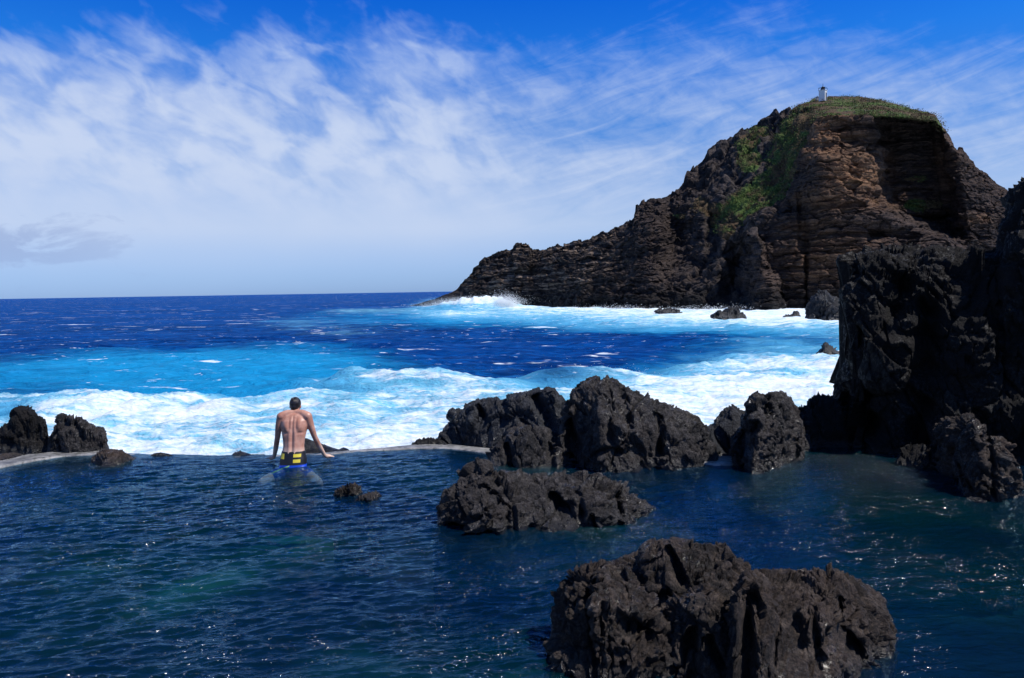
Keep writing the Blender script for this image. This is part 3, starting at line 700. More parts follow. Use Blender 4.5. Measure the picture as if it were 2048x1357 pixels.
for e in loop_:                       # sides of the body of water
    b_ = TV[e].copy(); b_[:, 2] = -2.9
    lo_ = np.arange(len(e)) + off
    Qp.append(np.stack([e[:-1], e[1:], lo_[1:], lo_[:-1]], -1)[:, ::-1]); Vp.append(b_); off += len(e)
i0 = np.concatenate([TV[idx[:, 0]], TV[idx[:, -1]]]); i0[:, 2] = -2.9; Vp.append(i0)
a_ = np.arange(na) + off; c_ = a_ + na
Qp.append(np.stack([a_[:-1], a_[1:], c_[1:], c_[:-1]], -1)[:, ::-1])
pw = link('pool_water', mesh_from(np.concatenate(Vp), np.concatenate(Qp), name='pool_water'), m)
tag(pw, kind='structure')

bxs, bys = np.meshgrid(np.linspace(-16, 13, 300), np.linspace(-4, 13.0, 200), indexing='ij')
bz = -1.35 + .28 * fbm(np.stack([bxs * .45, bys * .45, bxs * 0], -1), 3, 110)
gauss = lambda px_, py_, s: np.exp(-(((bxs - ground(px_, py_, -1.1)[0]) ** 2 + (bys - ground(px_, py_, -1.1)[1]) ** 2) / (s * 1.25) ** 2))
pale = np.clip(sum(w * gauss(a_, b_, s_) for a_, b_, s_, w in [(580, 1060, .9, .9), (440, 1150, .5, .9), (330, 1180, .6, .6), (180, 1110, .6, .6), (1020, 1150, .8, .5), (1250, 1080, .8, .3), (1870, 1110, .7, .4), (1950, 1180, .6, .5),
                  (1000, 1290, .5, .5), (700, 1290, .6, .6), (600, 960, .6, .4), (1900, 1290, .5, .3)]), 0, 1)
bz += .12 * pale
m = M('pool_bed_rock'); g = N(m)
pos = g.n('ShaderNodeNewGeometry').outputs['Position']
nz = g.noise(pos, 2.2, 7, .7)
col = g.mix(g.step(nz, .35, .7), (.004, .007, .010), (.018, .028, .028))
pl = g.step(g.math('MULTIPLY', g.attr('pale'), g.math('ADD', nz, .45)), .12, .9)
col = g.mix(pl, col, (.15, .30, .19))
bs = g.n('ShaderNodeBsdfPrincipled', {'Base Color': col, 'Roughness': .9})
g.n('ShaderNodeOutputMaterial', {0: bs.outputs[0]})
tag(link('pool_bed', mesh_from(np.stack([bxs, bys, bz], -1).reshape(-1, 3), grid_quads(300, 200), {'pale': pale * .8}, 'pool_bed'), m), kind='structure')

# ------------------------------------------------------------------ sea
cx = np.array([0, 100, 200, 300, 400, 500, 600, 700, 800, 900, 1000, 1100, 1200, 1300, 1400, 1500, 1600, 1700], float)
rowsF = {
 588: [0]*18,
 600: [0,0,0,0,0,0,0,0,0,.75,.9,.3,.2,.2,.2,.3,.3,.3],
 612: [0,0,0,0,0,0,0,0,.2,1,1,.8,.7,.7,.7,.8,.8,.8],
 622: [0,0,0,0,0,0,.1,.62,.6,.6,.75,.9,.95,.95,.95,1,1,1],
 632: [0,0,0,0,.05,.1,.2,.2,.3,.9,.75,.7,.85,.9,.95,1,1,1],
 644: [.05,.05,.05,.05,.1,.3,.5,.35,.2,.3,.45,.6,.75,.8,.85,.95,.95,.95],
 656: [.05,.05,.1,.1,.2,.2,.4,.35,.2,.15,.2,.4,.5,.65,.7,.8,.9,.9],
 668: [.2,.15,.2,.3,.2,.2,.35,.45,.3,.15,.12,.15,.15,.2,.25,.3,.5,.6],
 684: [.1,.1,.15,.15,.1,.15,.2,.2,.2,.2,.2,.15,.15,.15,.2,.45,.4,.5],
 700: [.05,.05,.05,.05,.05,.1,.2,.15,.1,.15,.15,.15,.15,.2,.35,.55,.5,.6],
 720: [.05,.05,.05,.05,.05,.05,.05,.05,.1,.1,.1,.1,.1,.15,.5,.7,.7,.9],
 742: [.3,.2,.1,.1,.1,.1,.1,.1,.1,.12,.2,.2,.2,.3,.75,.9,.95,1],
 758: [.1,.1,.05,.05,.05,.1,.35,.3,.2,.2,.25,.4,.5,.6,.75,.8,.85,.95],
 774: [.1,.1,.05,.05,.1,.2,.5,.7,.6,.45,.45,.5,.7,.85,.95,.95,.95,1],
 790: [.1,.3,.2,.15,.15,.2,.45,.6,.75,.8,.7,.6,.7,.9,1,1,1,1],
 803: [.85,.75,.75,.35,.3,.2,.4,.6,.75,.8,.8,.8,.8,.95,1,1,1,1],
 818: [.7,.75,.8,.75,.85,.8,.8,.7,.7,.75,.8,.8,.9,1,1,1,1,1],
 835: [.5,.75,.9,.95,.95,.9,.9,.9,.8,.8,.8,.9,.9,1,1,1,1,1],
 860: [.8,.85,.9,.85,.8,.75,.8,.85,.9,.9,.9,.9,1,1,1,1,1,1],
 900: [.9]*18}
rowsT = {
 588: [0]*18,
 612: [0,0,0,0,0,0,0,0,.1,.7,.8,.6,.6,.6,.6,.6,.6,.6],
 630: [0,0,0,0,0,0,.2,.4,.5,.9,.9,.8,.8,.8,.8,.8,.8,.8],
 644: [0,0,0,0,0,.15,.3,.4,.5,.7,.7,.8,.9,.9,.9,.9,.9,.9],
 660: [0,0,0,0,0,0,.1,.15,.1,.1,.1,.3,.5,.7,.7,.8,.9,.9],
 676: [0,0,0,0,0,0,0,.05,.05,.05,0,0,0,0,.1,.3,.4,.4],
 692: [0,0,0,.1,.2,.3,.35,.2,.0,0,0,0,0,.0,.3,.6,.5,.5],
 706: [.1,.3,.6,.7,.8,.8,.7,.4,.1,0,0,0,0,.15,.4,.6,.7,.8],
 725: [.5,.8,.9,.9,.9,.9,.95,.8,.3,.05,0,0,.05,.2,.6,.8,.9,.9],
 745: [.7,.8,.9,1,1,1,1,.85,.5,.15,.1,.1,.2,.5,.8,.9,1,1],
 765: [.5,.6,.8,1,1,1,1,1,.8,.4,.3,.3,.4,.8,1,1,1,1],
 785: [.5,.5,.8,1,1,1,1,1,1,.9,.7,.7,.8,1,1,1,1,1],
 805: [.7,.8,.9,1,1,1,1,1,1,1,1,1,1,1,1,1,1,1],
 900: [1]*18}
def table(rows, x, y):
    ks = np.array(sorted(rows), float); A = np.array([rows[int(k)] for k in ks])
    x = np.clip(x, cx[0], cx[-1]); y = np.clip(y, ks[0], ks[-1])
    i = np.clip(np.searchsorted(cx, x) - 1, 0, len(cx) - 2); j = np.clip(np.searchsorted(ks, y) - 1, 0, len(ks) - 2)
    fx = (x - cx[i]) / (cx[i + 1] - cx[i]); fy = (y - ks[j]) / (ks[j + 1] - ks[j])
    return (A[j, i] * (1 - fx) + A[j, i + 1] * fx) * (1 - fy) + (A[j + 1, i] * (1 - fx) + A[j + 1, i + 1] * fx) * fy

na, nr = 1150, 1150
ang = np.linspace(R(-48), R(48), na)
rad = np.concatenate([8 * (400 / 8) ** np.linspace(0, 1, nr - 130), 400 * (15000 / 400) ** np.linspace(0, 1, 131)[1:]])
AN, RD = np.meshgrid(ang, rad, indexing='ij')
SX, SY = np.sin(AN) * RD, np.cos(AN) * RD
Z0 = np.zeros_like(SX)
near = sstep(15, 22, RD)
fade = lambda wl: near * sstep(1, .35, RD * .0045 / wl * 2.2)
def sn(u, v, s, o, rid=False, gain=.5): return fbm(np.stack([u, v, Z0 + s], -1), o, s, gain, rid)
H = .42 * sn(SX / 22, SY / 11, 201, 2) * fade(5) * sstep(2500, 300, RD)
wb = sn(SX / 9, SY / 9, 202, 2)
H += .46 * (sn(SX / 8 + wb * .4, SY / 3.6 + wb * .6, 203, 3, True) - .55) * fade(1.5)
H += .15 * (sn(SX / 2.6, SY / 1.3 + wb, 204, 3, True) - .55) * fade(.5)
H += .03 * sn(SX / .7, SY / .4, 205, 2) * fade(.25)
gp = np.stack([SX, SY, Z0 + ZS], -1)
mx_, my_ = proj(gp)
inv = RD < 12
Fm = table(rowsF, mx_, my_ + (mx_ - 1024) * 0)
Tm = table(rowsT, mx_, my_)
# organic borders
wob1 = sn(SX / 6, SY / 4, 210, 4, False, .6); wob2 = sn(SX / 1.6, SY / 1.0, 211, 4, False, .6)
Tm = np.clip(Tm + wob1 * .45 * sstep(.02, .2, Tm), 0, 1)
# surf relief: thick foam is heaped up
near_wave = sstep(60, 40, RD)
heap = sstep(.35, .9, Fm + wob1 * .5)
H += heap * near * near_wave * (.14 + .42 * (sn(SX / 4.2, SY / 1.5, 212, 5, True, .6) - .3))
H += heap * (1 - near_wave) * (.25 + .9 * np.clip(sn(SX / 5, SY / 3, 213, 4), 0, 1)) * sstep(260, 200, RD)
def bump_at(pxx, pyy, sx, sy, amp, ex=2):
    c = ground(pxx, pyy, ZS); return amp * np.exp(-(np.abs((SX - c[0]) / sx) ** ex + np.abs((SY - c[1]) / sy) ** 2))
H += bump_at(820, 790, 4.2, 1.2, .75) + bump_at(600, 782, 1.6, .9, .5) + bump_at(705, 785, 1.2, .8, .55) + bump_at(1180, 775, 3.5, 1.2, .45) + bump_at(1120, 775, 3, 1., .5) + bump_at(560, 825, 7, 1.2, .35) + bump_at(210, 812, 3, 1, .35)
splash = bump_at(950, 619, 9, 5, 3.2) + bump_at(985, 619, 4, 3, 1.3) + bump_at(905, 618, 8, 4, 1.2)
splash *= .75 + .9 * np.clip(sn(SX / 3, SY / 3, 220, 4, False, .6), -.6, 1)
H += splash
foamy = np.clip(Fm + wob1 * .30 + wob2 * .18, 0, 1) * sstep(.02, .10, Fm)
foamy = np.maximum(foamy, sstep(.5, 1.5, splash))
crest = sstep(.06, .26, .26 * (sn(SX / 8 + wb * .4, SY / 3.6 + wb * .6, 203, 3, True) - .55) * 2)
SZ = ZS + H
inpool = RD < 14
m = M('sea_water'); g = N(m)
pos = g.n('ShaderNodeNewGeometry').outputs['Position']
cam = g.n('ShaderNodeVectorMath', {0: pos}, operation='LENGTH').outputs['Value']
fo = g.attr('foam'); tq = g.attr('turq'); cr = g.attr('crest')
sp = g.map(pos, (.38, 1.5, 1)); 
na_ = g.noise(sp, .7, 10, .72, 1.2); nb_ = g.noise(sp, 4.0, 6, .7, .5); nf = g.noise(g.map(pos, (.25, .6, 1)), .05, 6, .65)
deep = g.mix(g.step(nf, .35, .65), (.0012, .020, .095), (.0022, .042, .20))
deep = g.mix(g.step(na_, .40, .66), deep, (.004, .085, .34))
tqn = g.math('ADD', tq, g.math('MULTIPLY_ADD', na_, .5, -.25))
col = g.mix(g.step(tqn, .05, .95), deep, (.012, .31, .62))
col = g.mix(g.math('MULTIPLY', g.step(fo, .25, .95), .75), col, (.27, .70, .88))
brk = g.math('ADD', g.math('MULTIPLY', na_, .62), g.math('MULTIPLY', nb_, .38))
thr = g.math('SUBTRACT', .95, g.math('MULTIPLY', fo, .53))
ff = g.n('ShaderNodeMapRange', {0: g.math('SUBTRACT', brk, thr), 1: -.10, 2: .11, 3: 0, 4: 1}, interpolation_type='SMOOTHSTEP').outputs[0]
ff = g.math('MULTIPLY', ff, g.step(fo, .03, .15))
# scattered small whitecaps on the crests of the open water
wc = g.math('MULTIPLY', g.step(cr, .3, .9), g.step(brk, .54, .60))
wc2 = g.math('MULTIPLY', g.step(g.noise(g.map(pos, (.12, .55, 1)), 1.0, 5, .65), .635, .67), .8)
wc3 = g.math('MULTIPLY', g.step(g.noise(g.map(pos, (.9, 2.4, 1)), 1.0, 4, .6), .66, .70), g.step(g.noise(pos, .09, 3), .45, .6))
ff = g.math('MAXIMUM', ff, g.math('MAXIMUM', g.math('MULTIPLY', wc, .8), g.math('MAXIMUM', wc2, wc3)))
whitef = g.mix(nb_, (.66, .78, .86), (.90, .92, .93))
rgh = g.noise(pos, 1.2, 7, .7)
b1 = g.math('MULTIPLY', g.noise(g.map(pos, (.6, 1.3, 1)), .8, 8, .62, .3), .75)
b3 = g.math('MULTIPLY', g.noise(g.map(pos, (.6, 1.3, 1)), .12, 4, .6), g.step(cam, 60, 400, 0, 3.0))
bw = g.n('ShaderNodeBump', {'Strength': 1.0, 'Distance': 1.35, 'Height': g.math('ADD', b1, b3)}).outputs[0]
bf = g.n('ShaderNodeBump', {'Strength': .7, 'Distance': .2, 'Height': g.math('ADD', g.noise(sp, 2.2, 6, .62), nb_)}).outputs[0]
fr = g.n('ShaderNodeFresnel', {'IOR': 1.2, 'Normal': bw}).outputs[0]
fr = g.math('MINIMUM', fr, .30)
dw = g.n('ShaderNodeBsdfDiffuse', {0: col, 'Normal': bw}); gw = g.n('ShaderNodeBsdfGlossy', {'Color': (.26, .48, .95, 1), 'Roughness': .12, 'Normal': bw})
wat = g.n('ShaderNodeMixShader', {0: fr, 1: dw.outputs[0], 2: gw.outputs[0]})
dfm = g.n('ShaderNodeBsdfDiffuse', {0: whitef, 'Normal': bf})
mx = g.n('ShaderNodeMixShader', {0: ff, 1: wat.outputs[0], 2: dfm.outputs[0]})
g.n('ShaderNodeOutputMaterial', {0: mx.outputs[0]})
sea = link('sea', mesh_from(np.stack([SX, SY, SZ], -1).reshape(-1, 3), grid_quads(na, nr), {'foam': foamy, 'turq': Tm, 'crest': crest}, 'sea'), m)
tag(sea, kind='structure')

# spray: flying drops over the breakers
def spray_mesh():
    Vs = []
    def burst(px_, py_, z_, n, sx, sy, sz, r):
        c = ground(px_, py_, ZS)
        p = c + np.array([rng.normal(0, sx, n), rng.normal(0, sy, n), z_ + np.abs(rng.normal(0, sz, n))]).T
        r_ = r * (.3 + rng.random(n) ** 2)
        Vs.append((p, r_))
    burst(1010, 619, .5, 18000, 1.6, 1.2, 1.2, .032); burst(950, 619, 1.2, 26000, 4.5, 2, .7, .032); burst(905, 618, .6, 9000, 4, 2, .4, .03)
    burst(1195, 772, .3, 2500, 1.1, .5, .22, .009)
    burst(1240, 622, .1, 2500, 6, 2, .45, .04); burst(1420, 625, .1, 2500, 5, 2, .45, .04)
    P_ = np.concatenate([a for a, _ in Vs]); r_ = np.concatenate([b for _, b in Vs])
    o = np.array([[1, 0, 0], [-1, 0, 0], [0, 1, 0], [0, -1, 0], [0, 0, 1], [0, 0, -1]], float)
    V_ = (P_[:, None] + o[None] * r_[:, None, None] * (1 + .6 * rng.random((len(P_), 6, 1)))).reshape(-1, 3)
    f = np.array([[0, 2, 4], [2, 1, 4], [1, 3, 4], [3, 0, 4], [2, 0, 5], [1, 2, 5], [3, 1, 5], [0, 3, 5]])
    Fq = (np.arange(len(P_))[:, None, None] * 6 + f[None]).reshape(-1, 3)
    return mesh_from(V_, Fq, name='spray')
m = M('spray_white'); g = N(m)
bs = g.n('ShaderNodeBsdfPrincipled', {'Base Color': (.9, .92, .94, 1), 'Roughness': .5})
g.n('ShaderNodeOutputMaterial', {0: bs.outputs[0]})
tag(link('sea_spray', spray_mesh(), m), 'white drops of spray flying over the breaking waves', 'spray', kind='stuff')

# ------------------------------------------------------------------ the bather
def tube(path, radii, n=18, sy=1.0):
    path = np.array(path, float); radii = np.array(radii, float)
    k = (len(path) - 1) * 8 + 1
    tt = np.linspace(0, len(path) - 1, k); ti = np.arange(len(path))
    # smooth the polyline a little
    pp = np.stack([np.interp(tt, ti, path[:, c]) for c in range(3)], -1); rr_ = np.interp(tt, ti, radii)
    for _ in range(3):
        pp[1:-1] = (pp[:-2] + pp[1:-1] * 2 + pp[2:]) / 4; rr_[1:-1] = (rr_[:-2] + rr_[1:-1] * 2 + rr_[2:]) / 4
    d = np.gradient(pp, axis=0); d /= np.linalg.norm(d, axis=1, keepdims=True)
    # round caps
    c0 = [(pp[0] - d[0] * rr_[0] * math.sin(a), rr_[0] * math.cos(a), d[0]) for a in (1.45, 1.0, .5)]
    c1 = [(pp[-1] + d[-1] * rr_[-1] * math.sin(a), rr_[-1] * math.cos(a), d[-1]) for a in (.5, 1.0, 1.45)]
    rings = c0 + list(zip(pp, rr_, d)) + c1
    a = np.linspace(0, 2 * math.pi, n, endpoint=False); out = []
    for c, r_, dd in rings:
        ref = np.array([0, 1, 0.05]) if abs(dd[1]) < .8 else np.array([1, 0, 0.05])
        u = np.cross(dd, ref); u /= np.linalg.norm(u); v = np.cross(dd, u)
        out.append(c + r_ * (np.cos(a)[:, None] * u + np.sin(a)[:, None] * v * sy))
    return closed(np.array(out))
def closed(rings):
    k, n = rings.shape[:2]
    V_ = rings.reshape(-1, 3); q = []
    for i in range(k - 1):
        for j in range(n): j2 = (j + 1) % n; q.append([i * n + j, i * n + j2, (i + 1) * n + j2, (i + 1) * n + j])
    V_ = np.concatenate([V_, rings[0].mean(0)[None], rings[-1].mean(0)[None]])
    c0, c1 = k * n, k * n + 1
    for j in range(n):
        j2 = (j + 1) % n
        q.append([c0, j2, j, j]); q.append([c1, (k - 1) * n + j, (k - 1) * n + j2, (k - 1) * n + j2])
    return V_, np.array(q)
def stack(secs, n=40, ex=2.3):
    s_ = np.array(secs, float); zt = np.linspace(s_[0, 0], s_[-1, 0], 60)
    a = np.linspace(0, 2 * math.pi, n, endpoint=False)
    cs, sn_ = np.cos(a), np.sin(a)
    o = []
    for z_ in zt:
        w_, d_, xc, yc = [np.interp(z_, s_[:, 0], s_[:, k]) for k in (1, 2, 3, 4)]
        o.append(np.stack([xc + w_ * np.sign(cs) * np.abs(cs) ** (2 / ex), yc + d_ * np.sign(sn_) * np.abs(sn_) ** (2 / ex), 0 * a + z_], -1))
    return closed(np.array(o))
def ellipsoid(c, r, rx=0, n=28):
    th = np.linspace(.05, math.pi - .05, n); a = np.linspace(0, 2 * math.pi, n, endpoint=False)
    o = np.array([[[math.sin(t_) * math.cos(b_) * r[0], math.sin(t_) * math.sin(b_) * r[1], math.cos(t_) * r[2]] for b_ in a] for t_ in th])
    ca, sa = math.cos(rx), math.sin(rx)
    o = o @ np.array([[1, 0, 0], [0, ca, -sa], [0, sa, ca]]).T
    return closed(o + np.array(c))
def tri_mesh(pieces):
    me = bpy.data.meshes.new('tmp'); Vs, Fs, o = [], [], 0
    for v, q_ in pieces:
        Vs += [tuple(x) for x in v]
        for f in q_:
            f = [int(x) + o for x in f]; g_ = []
            for x in f:
                if x not in g_: g_.append(x)
            if len(g_) > 2: Fs.append(g_)
        o += len(v)
    me.from_pydata(Vs, [], Fs); me.update(); return me
def remesh(pieces, vox, smooth=6, fac=.5):
    ob = bpy.data.objects.new('tmp', tri_mesh(pieces)); C.objects.link(ob)
    r_ = ob.modifiers.new('r', 'REMESH'); r_.mode = 'VOXEL'; r_.voxel_size = vox
    s_ = ob.modifiers.new('s', 'SMOOTH'); s_.iterations = smooth; s_.factor = fac
    dg = bpy.context.evaluated_depsgraph_get()
    me = bpy.data.meshes.new_from_object(ob.evaluated_get(dg)); bpy.data.objects.remove(ob)
    return me

# local frame: x to the right, y towards the sea, z up from the pool surface
bx0 = at_r(586, 921, 11.95); BX, BY = float(bx0[0]), float(bx0[1])
torso = stack([(-.20, .13, .10, 0, -.02), (-.12, .175, .125, 0, -.01), (0, .185, .125, 0, 0), (.10, .18, .115, 0, .02), (.18, .165, .105, 0, .035), (.27, .152, .10, 0, .06), (.36, .158, .105, 0, .085),
               (.46, .178, .112, 0, .11), (.56, .200, .118, 0, .135), (.64, .205, .11, 0, .155), (.70, .180, .09, 0, .175), (.735, .12, .07, 0, .19)], ex=2.25)
body = [torso, tube([(0, .17, .66), (-.005, .215, .74), (-.012, .26, .80)], [.075, .062, .058]),
        ellipsoid((-.015, .285, .845), (.074, .094, .108), R(-24)), ellipsoid((-.015, .335, .80), (.052, .055, .06), R(-24)),
        ellipsoid((-.015, .395, .838), (.013, .02, .022)), ellipsoid((-.094, .275, .825), (.010, .020, .032)), ellipsoid((.064, .275, .825), (.010, .020, .032)),
        # trapezius and deltoids
        tube([(-.02, .20, .745), (-.12, .175, .735), (-.195, .15, .695)], [.05, .056, .068]), tube([(.02, .20, .745), (.12, .175, .735), (.195, .15, .695)], [.05, .056, .068])]
arm_l = [(-.20, .15, .685), (-.235, .145, .55), (-.262, .16, .39), (-.315, .23, .21), (-.365, .31, .075)]
arm_r = [(.20, .15, .685), (.238, .15, .55), (.280, .18, .385), (.335, .26, .21), (.385, .33, .075)]
for A_ in (arm_l, arm_r): body.append(tube(A_, [.062, .052, .040, .038, .028]))
def hand(wr, sgn, turn):
    ca, sa = math.cos(turn), math.sin(turn)
    f = lambda x, y, z: (wr[0] + sgn * (x * ca + y * sa), wr[1] + (-x * sa + y * ca), z)
    out = [tube([(wr[0], wr[1], wr[2]), f(0, .02, .055), f(.0, .075, .045)], [.028, .032, .034], sy=.75)]
    for k, (x0, ln_) in enumerate([(-.030, .066), (-.010, .078), (.010, .072), (.029, .056)]):
        sp_ = x0 * .6
        out.append(tube([f(x0, .075, .045), f(x0 + sp_ * .4, .075 + ln_ * .5, .050), f(x0 + sp_ * .8, .075 + ln_, .034)], [.0105, .0095, .008], 12))
    out.append(tube([f(-.030, .025, .05), f(-.060, .055, .046), f(-.070, .085, .036)], [.013, .011, .009], 12))
    return out
body += hand(arm_l[-1], -1, R(62)) + hand(arm_r[-1], 1, R(55))
legs = [[(-.09, -.01, -.09), (-.22, -.12, -.12), (-.42, -.30, -.20), (-.33, .02, -.50), (-.26, .16, -.80)], [(.09, -.01, -.09), (.23, -.11, -.12), (.44, -.26, -.19), (.34, .05, -.50), (.26, .18, -.80)]]
for A_ in legs:
    body.append(tube(A_, [.095, .088, .060, .052, .036]))
    e = A_[-1]; body.append(tube([e, (e[0], e[1] - .03, e[2] - .06), (e[0] * 1.05, e[1] + .12, e[2] - .09)], [.036, .038, .024], sy=.8))
bm = remesh(body, .0085, 7)
nV = len(bm.vertices); co = np.empty(nV * 3, np.float32); bm.vertices.foreach_get('co', co); co = co.reshape(-1, 3).astype(float)
x, y, z = co[:, 0], co[:, 1], co[:, 2]
ycen = np.interp(z, [-.2, .18, .46, .7], [-.02, .035, .11, .175])
back = (y < ycen - .02) & (np.abs(x) < .2)
gz = lambda a, b: sstep(a - .05, a + .02, z) * sstep(b + .05, b - .02, z)
push = 0
push = push + .013 * np.exp(-(x / .014) ** 2) * gz(.12, .70)                      # spine furrow
for s_ in (-1, 1):
    push = push - .010 * np.exp(-(((x - s_ * .045) / .022) ** 2)) * gz(.18, .50)     # erector columns
    push = push - .020 * np.exp(-(((x - s_ * .105) / .045) ** 2 + ((z - .575) / .075) ** 2))   # shoulder blades
    push = push + .012 * np.exp(-(((x - s_ * .052) / .016) ** 2 + ((z - .59) / .09) ** 2))
    push = push + .010 * np.exp(-(((x - s_ * .12) / .05) ** 2 + ((z - .475) / .02) ** 2))      # under the blade
    push = push - .008 * np.exp(-(((x - s_ * .145) / .03) ** 2 + ((z - .42) / .07) ** 2))
co[:, 1] += np.where(back, push, 0)
bm.vertices.foreach_set('co', co.astype(np.float32).ravel()); bm.polygons.foreach_set('use_smooth', np.ones(len(bm.polygons), bool)); bm.update()
m = M('skin'); g = N(m)
tc = g.n('ShaderNodeTexCoord').outputs['Object']
zc = g.n('ShaderNodeSeparateXYZ', {0: tc}).outputs[2]
col = g.mix(g.step(g.noise(tc, 7, 4, .6), .35, .7), (.42, .19, .13), (.60, .33, .245))
col = g.mix(g.step(zc, .30, .20), col, (.66, .44, .34))
bmp = g.n('ShaderNodeBump', {'Strength': .3, 'Distance': .004, 'Height': g.noise(tc, 120, 3)}).outputs[0]
bs = g.n('ShaderNodeBsdfPrincipled', {'Base Color': col, 'Roughness': .42, 'Normal': bmp, 'Subsurface Weight': .12, 'Subsurface Radius': (.02, .008, .005)})
g.n('ShaderNodeOutputMaterial', {0: bs.outputs[0]})
man = bpy.data.objects.new('person', None); C.objects.link(man); man.location = (BX, BY, 0)
tag(man, 'bare backed person in patterned swim shorts leaning on both hands at the pool rim', 'person')
link('body', bm, m, man)
# hair
hm_ = remesh([ellipsoid((-.015, .272, .868), (.083, .104, .102), R(-24)), ellipsoid((-.015, .225, .83), (.062, .06, .07), R(-10)), ellipsoid((-.045, .225, .945), (.02, .03, .02)), ellipsoid((.0, .23, .955), (.022, .03, .018))], .006, 4)
n_ = len(hm_.vertices); hc = np.empty(n_ * 3, np.float32); hm_.vertices.foreach_get('co', hc); hc = hc.reshape(-1, 3)
hc += (.006 * fbm(hc * np.array([60, 60, 16]), 2, 300))[:, None] * (hc - np.array([-.015, .27, .86])) / .09
hm_.vertices.foreach_set('co', hc.ravel()); hm_.polygons.foreach_set('use_smooth', np.ones(len(hm_.polygons), bool)); hm_.update()
m = M('wet_dark_hair'); g = N(m)
tc = g.n('ShaderNodeTexCoord').outputs['Object']
bmp = g.n('ShaderNodeBump', {'Strength': .8, 'Distance': .01, 'Height': g.noise(g.map(tc, (120, 120, 14)), 1.0, 3)}).outputs[0]
bs = g.n('ShaderNodeBsdfPrincipled', {'Base Color': (.012, .008, .008, 1), 'Roughness': .35, 'Normal': bmp})
g.n('ShaderNodeOutputMaterial', {0: bs.outputs[0]})
link('hair', hm_, m, man)
# shorts
sh = [stack([(-.16, .165, .13, 0, -.02), (-.10, .19, .14, 0, -.012), (0, .198, .138, 0, 0), (.10, .193, .128, 0, .02), (.17, .176, .117, 0, .035), (.21, .168, .114, 0, .045)], ex=2.2)]
for s_, A_ in zip((-1, 1), legs):
    a_, b_, c_ = [np.array(v) for v in A_[:3]]
    sh.append(tube([a_, a_ * .3 + b_ * .7, b_ * 1.02], [.108, .108, .104]))
sm = remesh(sh, .008, 4); sm.polygons.foreach_set('use_smooth', np.ones(len(sm.polygons), bool))
m = M('swim_shorts'); g = N(m)
tc = g.n('ShaderNodeTexCoord').outputs['Object']
s3 = g.n('ShaderNodeSeparateXYZ', {0: tc}); xx, zz_ = s3.outputs[0], s3.outputs[2]
def band(v, a, b): return g.math('MULTIPLY', g.math('GREATER_THAN', v, a), g.math('LESS_THAN', v, b))
col = g.mix(g.math('GREATER_THAN', zz_, .025), (.006, .06, .52), (.008, .008, .010))
ye = g.math('MAXIMUM', g.math('MULTIPLY', band(xx, -.165, -.105), band(zz_, .11, .185)), g.math('MAXIMUM', g.math('MULTIPLY', band(xx, .03, .135), band(zz_, .135, .18)), g.math('MULTIPLY', band(xx, .03, .13), band(zz_, .06, .105))))
ye = g.math('MULTIPLY', ye, g.step(g.noise(tc, 14, 1), .30, .36))
col = g.mix(ye, col, (.75, .60, .05))
lime = g.math('MULTIPLY', band(g.math('SUBTRACT', zz_, g.math('MULTIPLY', xx, .35)), .018, .034), g.math('LESS_THAN', xx, -.02))
col = g.mix(lime, col, (.35, .65, .12))
bs = g.n('ShaderNodeBsdfPrincipled', {'Base Color': col, 'Roughness': .45})
g.n('ShaderNodeOutputMaterial', {0: bs.outputs[0]})
link('swim_shorts', sm, m, man)

# ------------------------------------------------------------------ sun, sky, clouds
SUN_AZ, SUN_EL = R(108), R(58)          # azimuth clockwise from the direction of view
sd = Vector((math.sin(SUN_AZ) * math.cos(SUN_EL), math.cos(SUN_AZ) * math.cos(SUN_EL), math.sin(SUN_EL)))
L = bpy.data.lights.new('sun', 'SUN'); L.energy = 5.0; L.angle = R(.53); L.color = (1, .955, .89)
lo = bpy.data.objects.new('sun', L); C.objects.link(lo); lo.rotation_euler = sd.to_track_quat('Z', 'Y').to_euler(); lo.location = (20, -10, 40)

w = bpy.data.worlds.new('World'); bpy.context.scene.world = w
g = N(w)
sky = g.n('ShaderNodeTexSky', sky_type='NISHITA', sun_disc=False, sun_elevation=SUN_EL, sun_rotation=SUN_AZ, altitude=10, air_density=1.0, dust_density=.3, ozone_density=3.0)
dirv = g.n('ShaderNodeTexCoord').outputs['Generated']
s3 = g.n('ShaderNodeSeparateXYZ', {0: dirv}); dx, dy, dz = s3.outputs
az = g.math('ARCTAN2', dx, dy); el = g.math('ARCSINE', dz)
# saturated maritime blue, paler towards the horizon
tint = g.ramp(g.math('MULTIPLY', el, 2 / math.pi), [(0.0, (.46, .76, 1.65)), (.03, (.48, .76, 1.45)), (.052, (.46, .74, 1.25)), (.089, (.36, .70, 1.24)), (.133, (.20, .68, 1.38)), (.178, (.09, .66, 1.58)), (.222, (.03, .52, 1.62)), (.34, (.09, .62, 1.35)), (.5, (.2, .55, 1.0))])
blue = g.mix(1.0, sky.outputs[0], tint, 'MULTIPLY')
def coord(sx, sy, rot, ox=0):
    v = g.n('ShaderNodeCombineXYZ', {0: az, 1: el, 2: ox}).outputs[0]
    v = g.map(v, rot=(0, 0, rot)); return g.map(v, (sx, sy, 1))
elp = lambda py: math.atan((581 - py) / F)
n_big = g.noise(coord(2.2, 5, 0, 1.3), 1.0, 4, .55)
n_puff = g.noise(coord(12, 21, R(35), 4.1), 1.0, 5, .5, .6)
n_mot = g.noise(coord(17, 30, R(24), 9.3), 1.0, 3, .5, .4)
n_fine = g.noise(coord(7, 38, R(-14), 2.2), 1.0, 7, .62, 1.2)
n_fin2 = g.noise(coord(26, 44, R(18), 5.2), 1.0, 7, .62, .6)
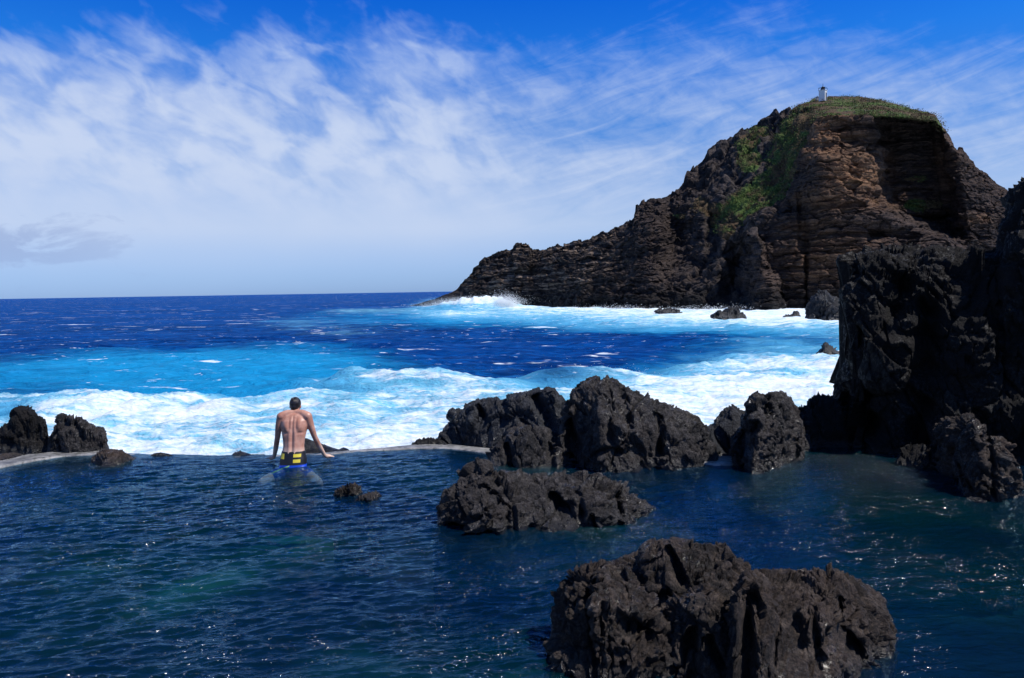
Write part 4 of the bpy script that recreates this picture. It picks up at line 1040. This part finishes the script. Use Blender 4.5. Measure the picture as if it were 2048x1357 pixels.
veil = g.ramp(g.math('MULTIPLY', el, 1 / .36), [(0.0, .35), (.10, .66), (.22, .92), (.46, .86), (.62, .62), (.78, .40), (1.0, .16)])
right = g.step(az, -.15, .30)
veil = g.math('MULTIPLY', veil, g.math('MULTIPLY_ADD', right, -.32, 1.0))
den = g.math('ADD', veil, g.math('MULTIPLY', g.math('SUBTRACT', n_big, .5), .42))
left = g.step(az, .12, -.12)
den = g.math('ADD', den, g.math('MULTIPLY', g.math('MULTIPLY', g.math('SUBTRACT', n_puff, .5), g.math('MULTIPLY_ADD', left, .55, .12)), g.step(el, .05, .14)))
den = g.math('ADD', den, g.math('MULTIPLY', g.math('MULTIPLY', g.math('SUBTRACT', n_fine, .5), g.math('MULTIPLY_ADD', left, -.56, .62)), g.step(el, .03, .14)))
den = g.math('ADD', den, g.math('MULTIPLY', g.math('MULTIPLY', g.math('SUBTRACT', n_fin2, .5), .42), g.step(el, .08, .16)))
den = g.math('ADD', den, g.math('MULTIPLY', g.math('MULTIPLY', g.math('SUBTRACT', g.step(n_mot, .38, .64), .5), .27), g.math('MULTIPLY', g.step(el, .09, .16), g.math('MULTIPLY_ADD', left, .8, .2))))
def blobw(a0, e0, sa, se, amp):
    u = g.math('DIVIDE', g.math('SUBTRACT', az, a0), sa); v = g.math('DIVIDE', g.math('SUBTRACT', el, e0), se)
    e = g.math('ADD', g.math('MULTIPLY', u, u), g.math('MULTIPLY', v, v))
    return g.math('MULTIPLY', g.math('POWER', 2.718, g.math('MULTIPLY', e, -1)), amp)
for b_ in [(-.58, .33, .20, .06, -.5), (-.25, .36, .2, .035, -.3), (.02, .335, .11, .05, -.3), (.52, .32, .12, .07, -.4), (-.12, .27, .06, .035, .22), (-.42, .28, .06, .03, .15), (.12, .19, .12, .03, -.2)]:
    den = g.math('ADD', den, blobw(*b_))
den = g.math('SUBTRACT', den, g.step(el, .40, .70, 0, .6))
den = g.step(den, .10, 1.05)
cloudc = g.ramp(g.math('MULTIPLY', el, 1 / .36), [(0.0, (4.0, 5.5, 8.3)), (.2, (5.8, 6.8, 8.9)), (.6, (6.2, 7.1, 9.0)), (1.0, (5.0, 6.4, 9.2))])
# low grey cumulus bank near the horizon on the left
cb = g.noise(coord(12, 30, 0, 7.7), 1.0, 6, .6, .4)
cbm = g.math('MULTIPLY', g.step(g.math('ADD', cb, blobw(-.56, .065, .10, .035, .28)), .60, .72), blobw(-.56, .06, .14, .045, 1.0))
colr = g.mix(g.math('MULTIPLY', den, .92), blue, cloudc)
colr = g.mix(g.math('MULTIPLY', cbm, .55), colr, (2.9, 3.9, 6.6))
SK = .10
bg = g.n('ShaderNodeBackground', {0: colr, 1: SK})
g.n('ShaderNodeOutputWorld', {0: bg.outputs[0]})

cd = bpy.data.cameras.new('camera'); cd.lens = 28; cd.sensor_width = 36; cd.clip_end = 30000; cd.clip_start = .1
co_ = bpy.data.objects.new('camera', cd); C.objects.link(co_); co_.matrix_world = Matrix.Translation(Vector(CAM)) @ ROT.to_4x4()
sc = bpy.context.scene; sc.camera = co_
sc.view_settings.view_transform = 'Standard'; sc.view_settings.look = 'None'; sc.view_settings.gamma = 1; sc.view_settings.exposure = 0
sc.cycles.max_bounces = 8; sc.cycles.transparent_max_bounces = 8; sc.cycles.caustics_reflective = False; sc.cycles.caustics_refractive = False
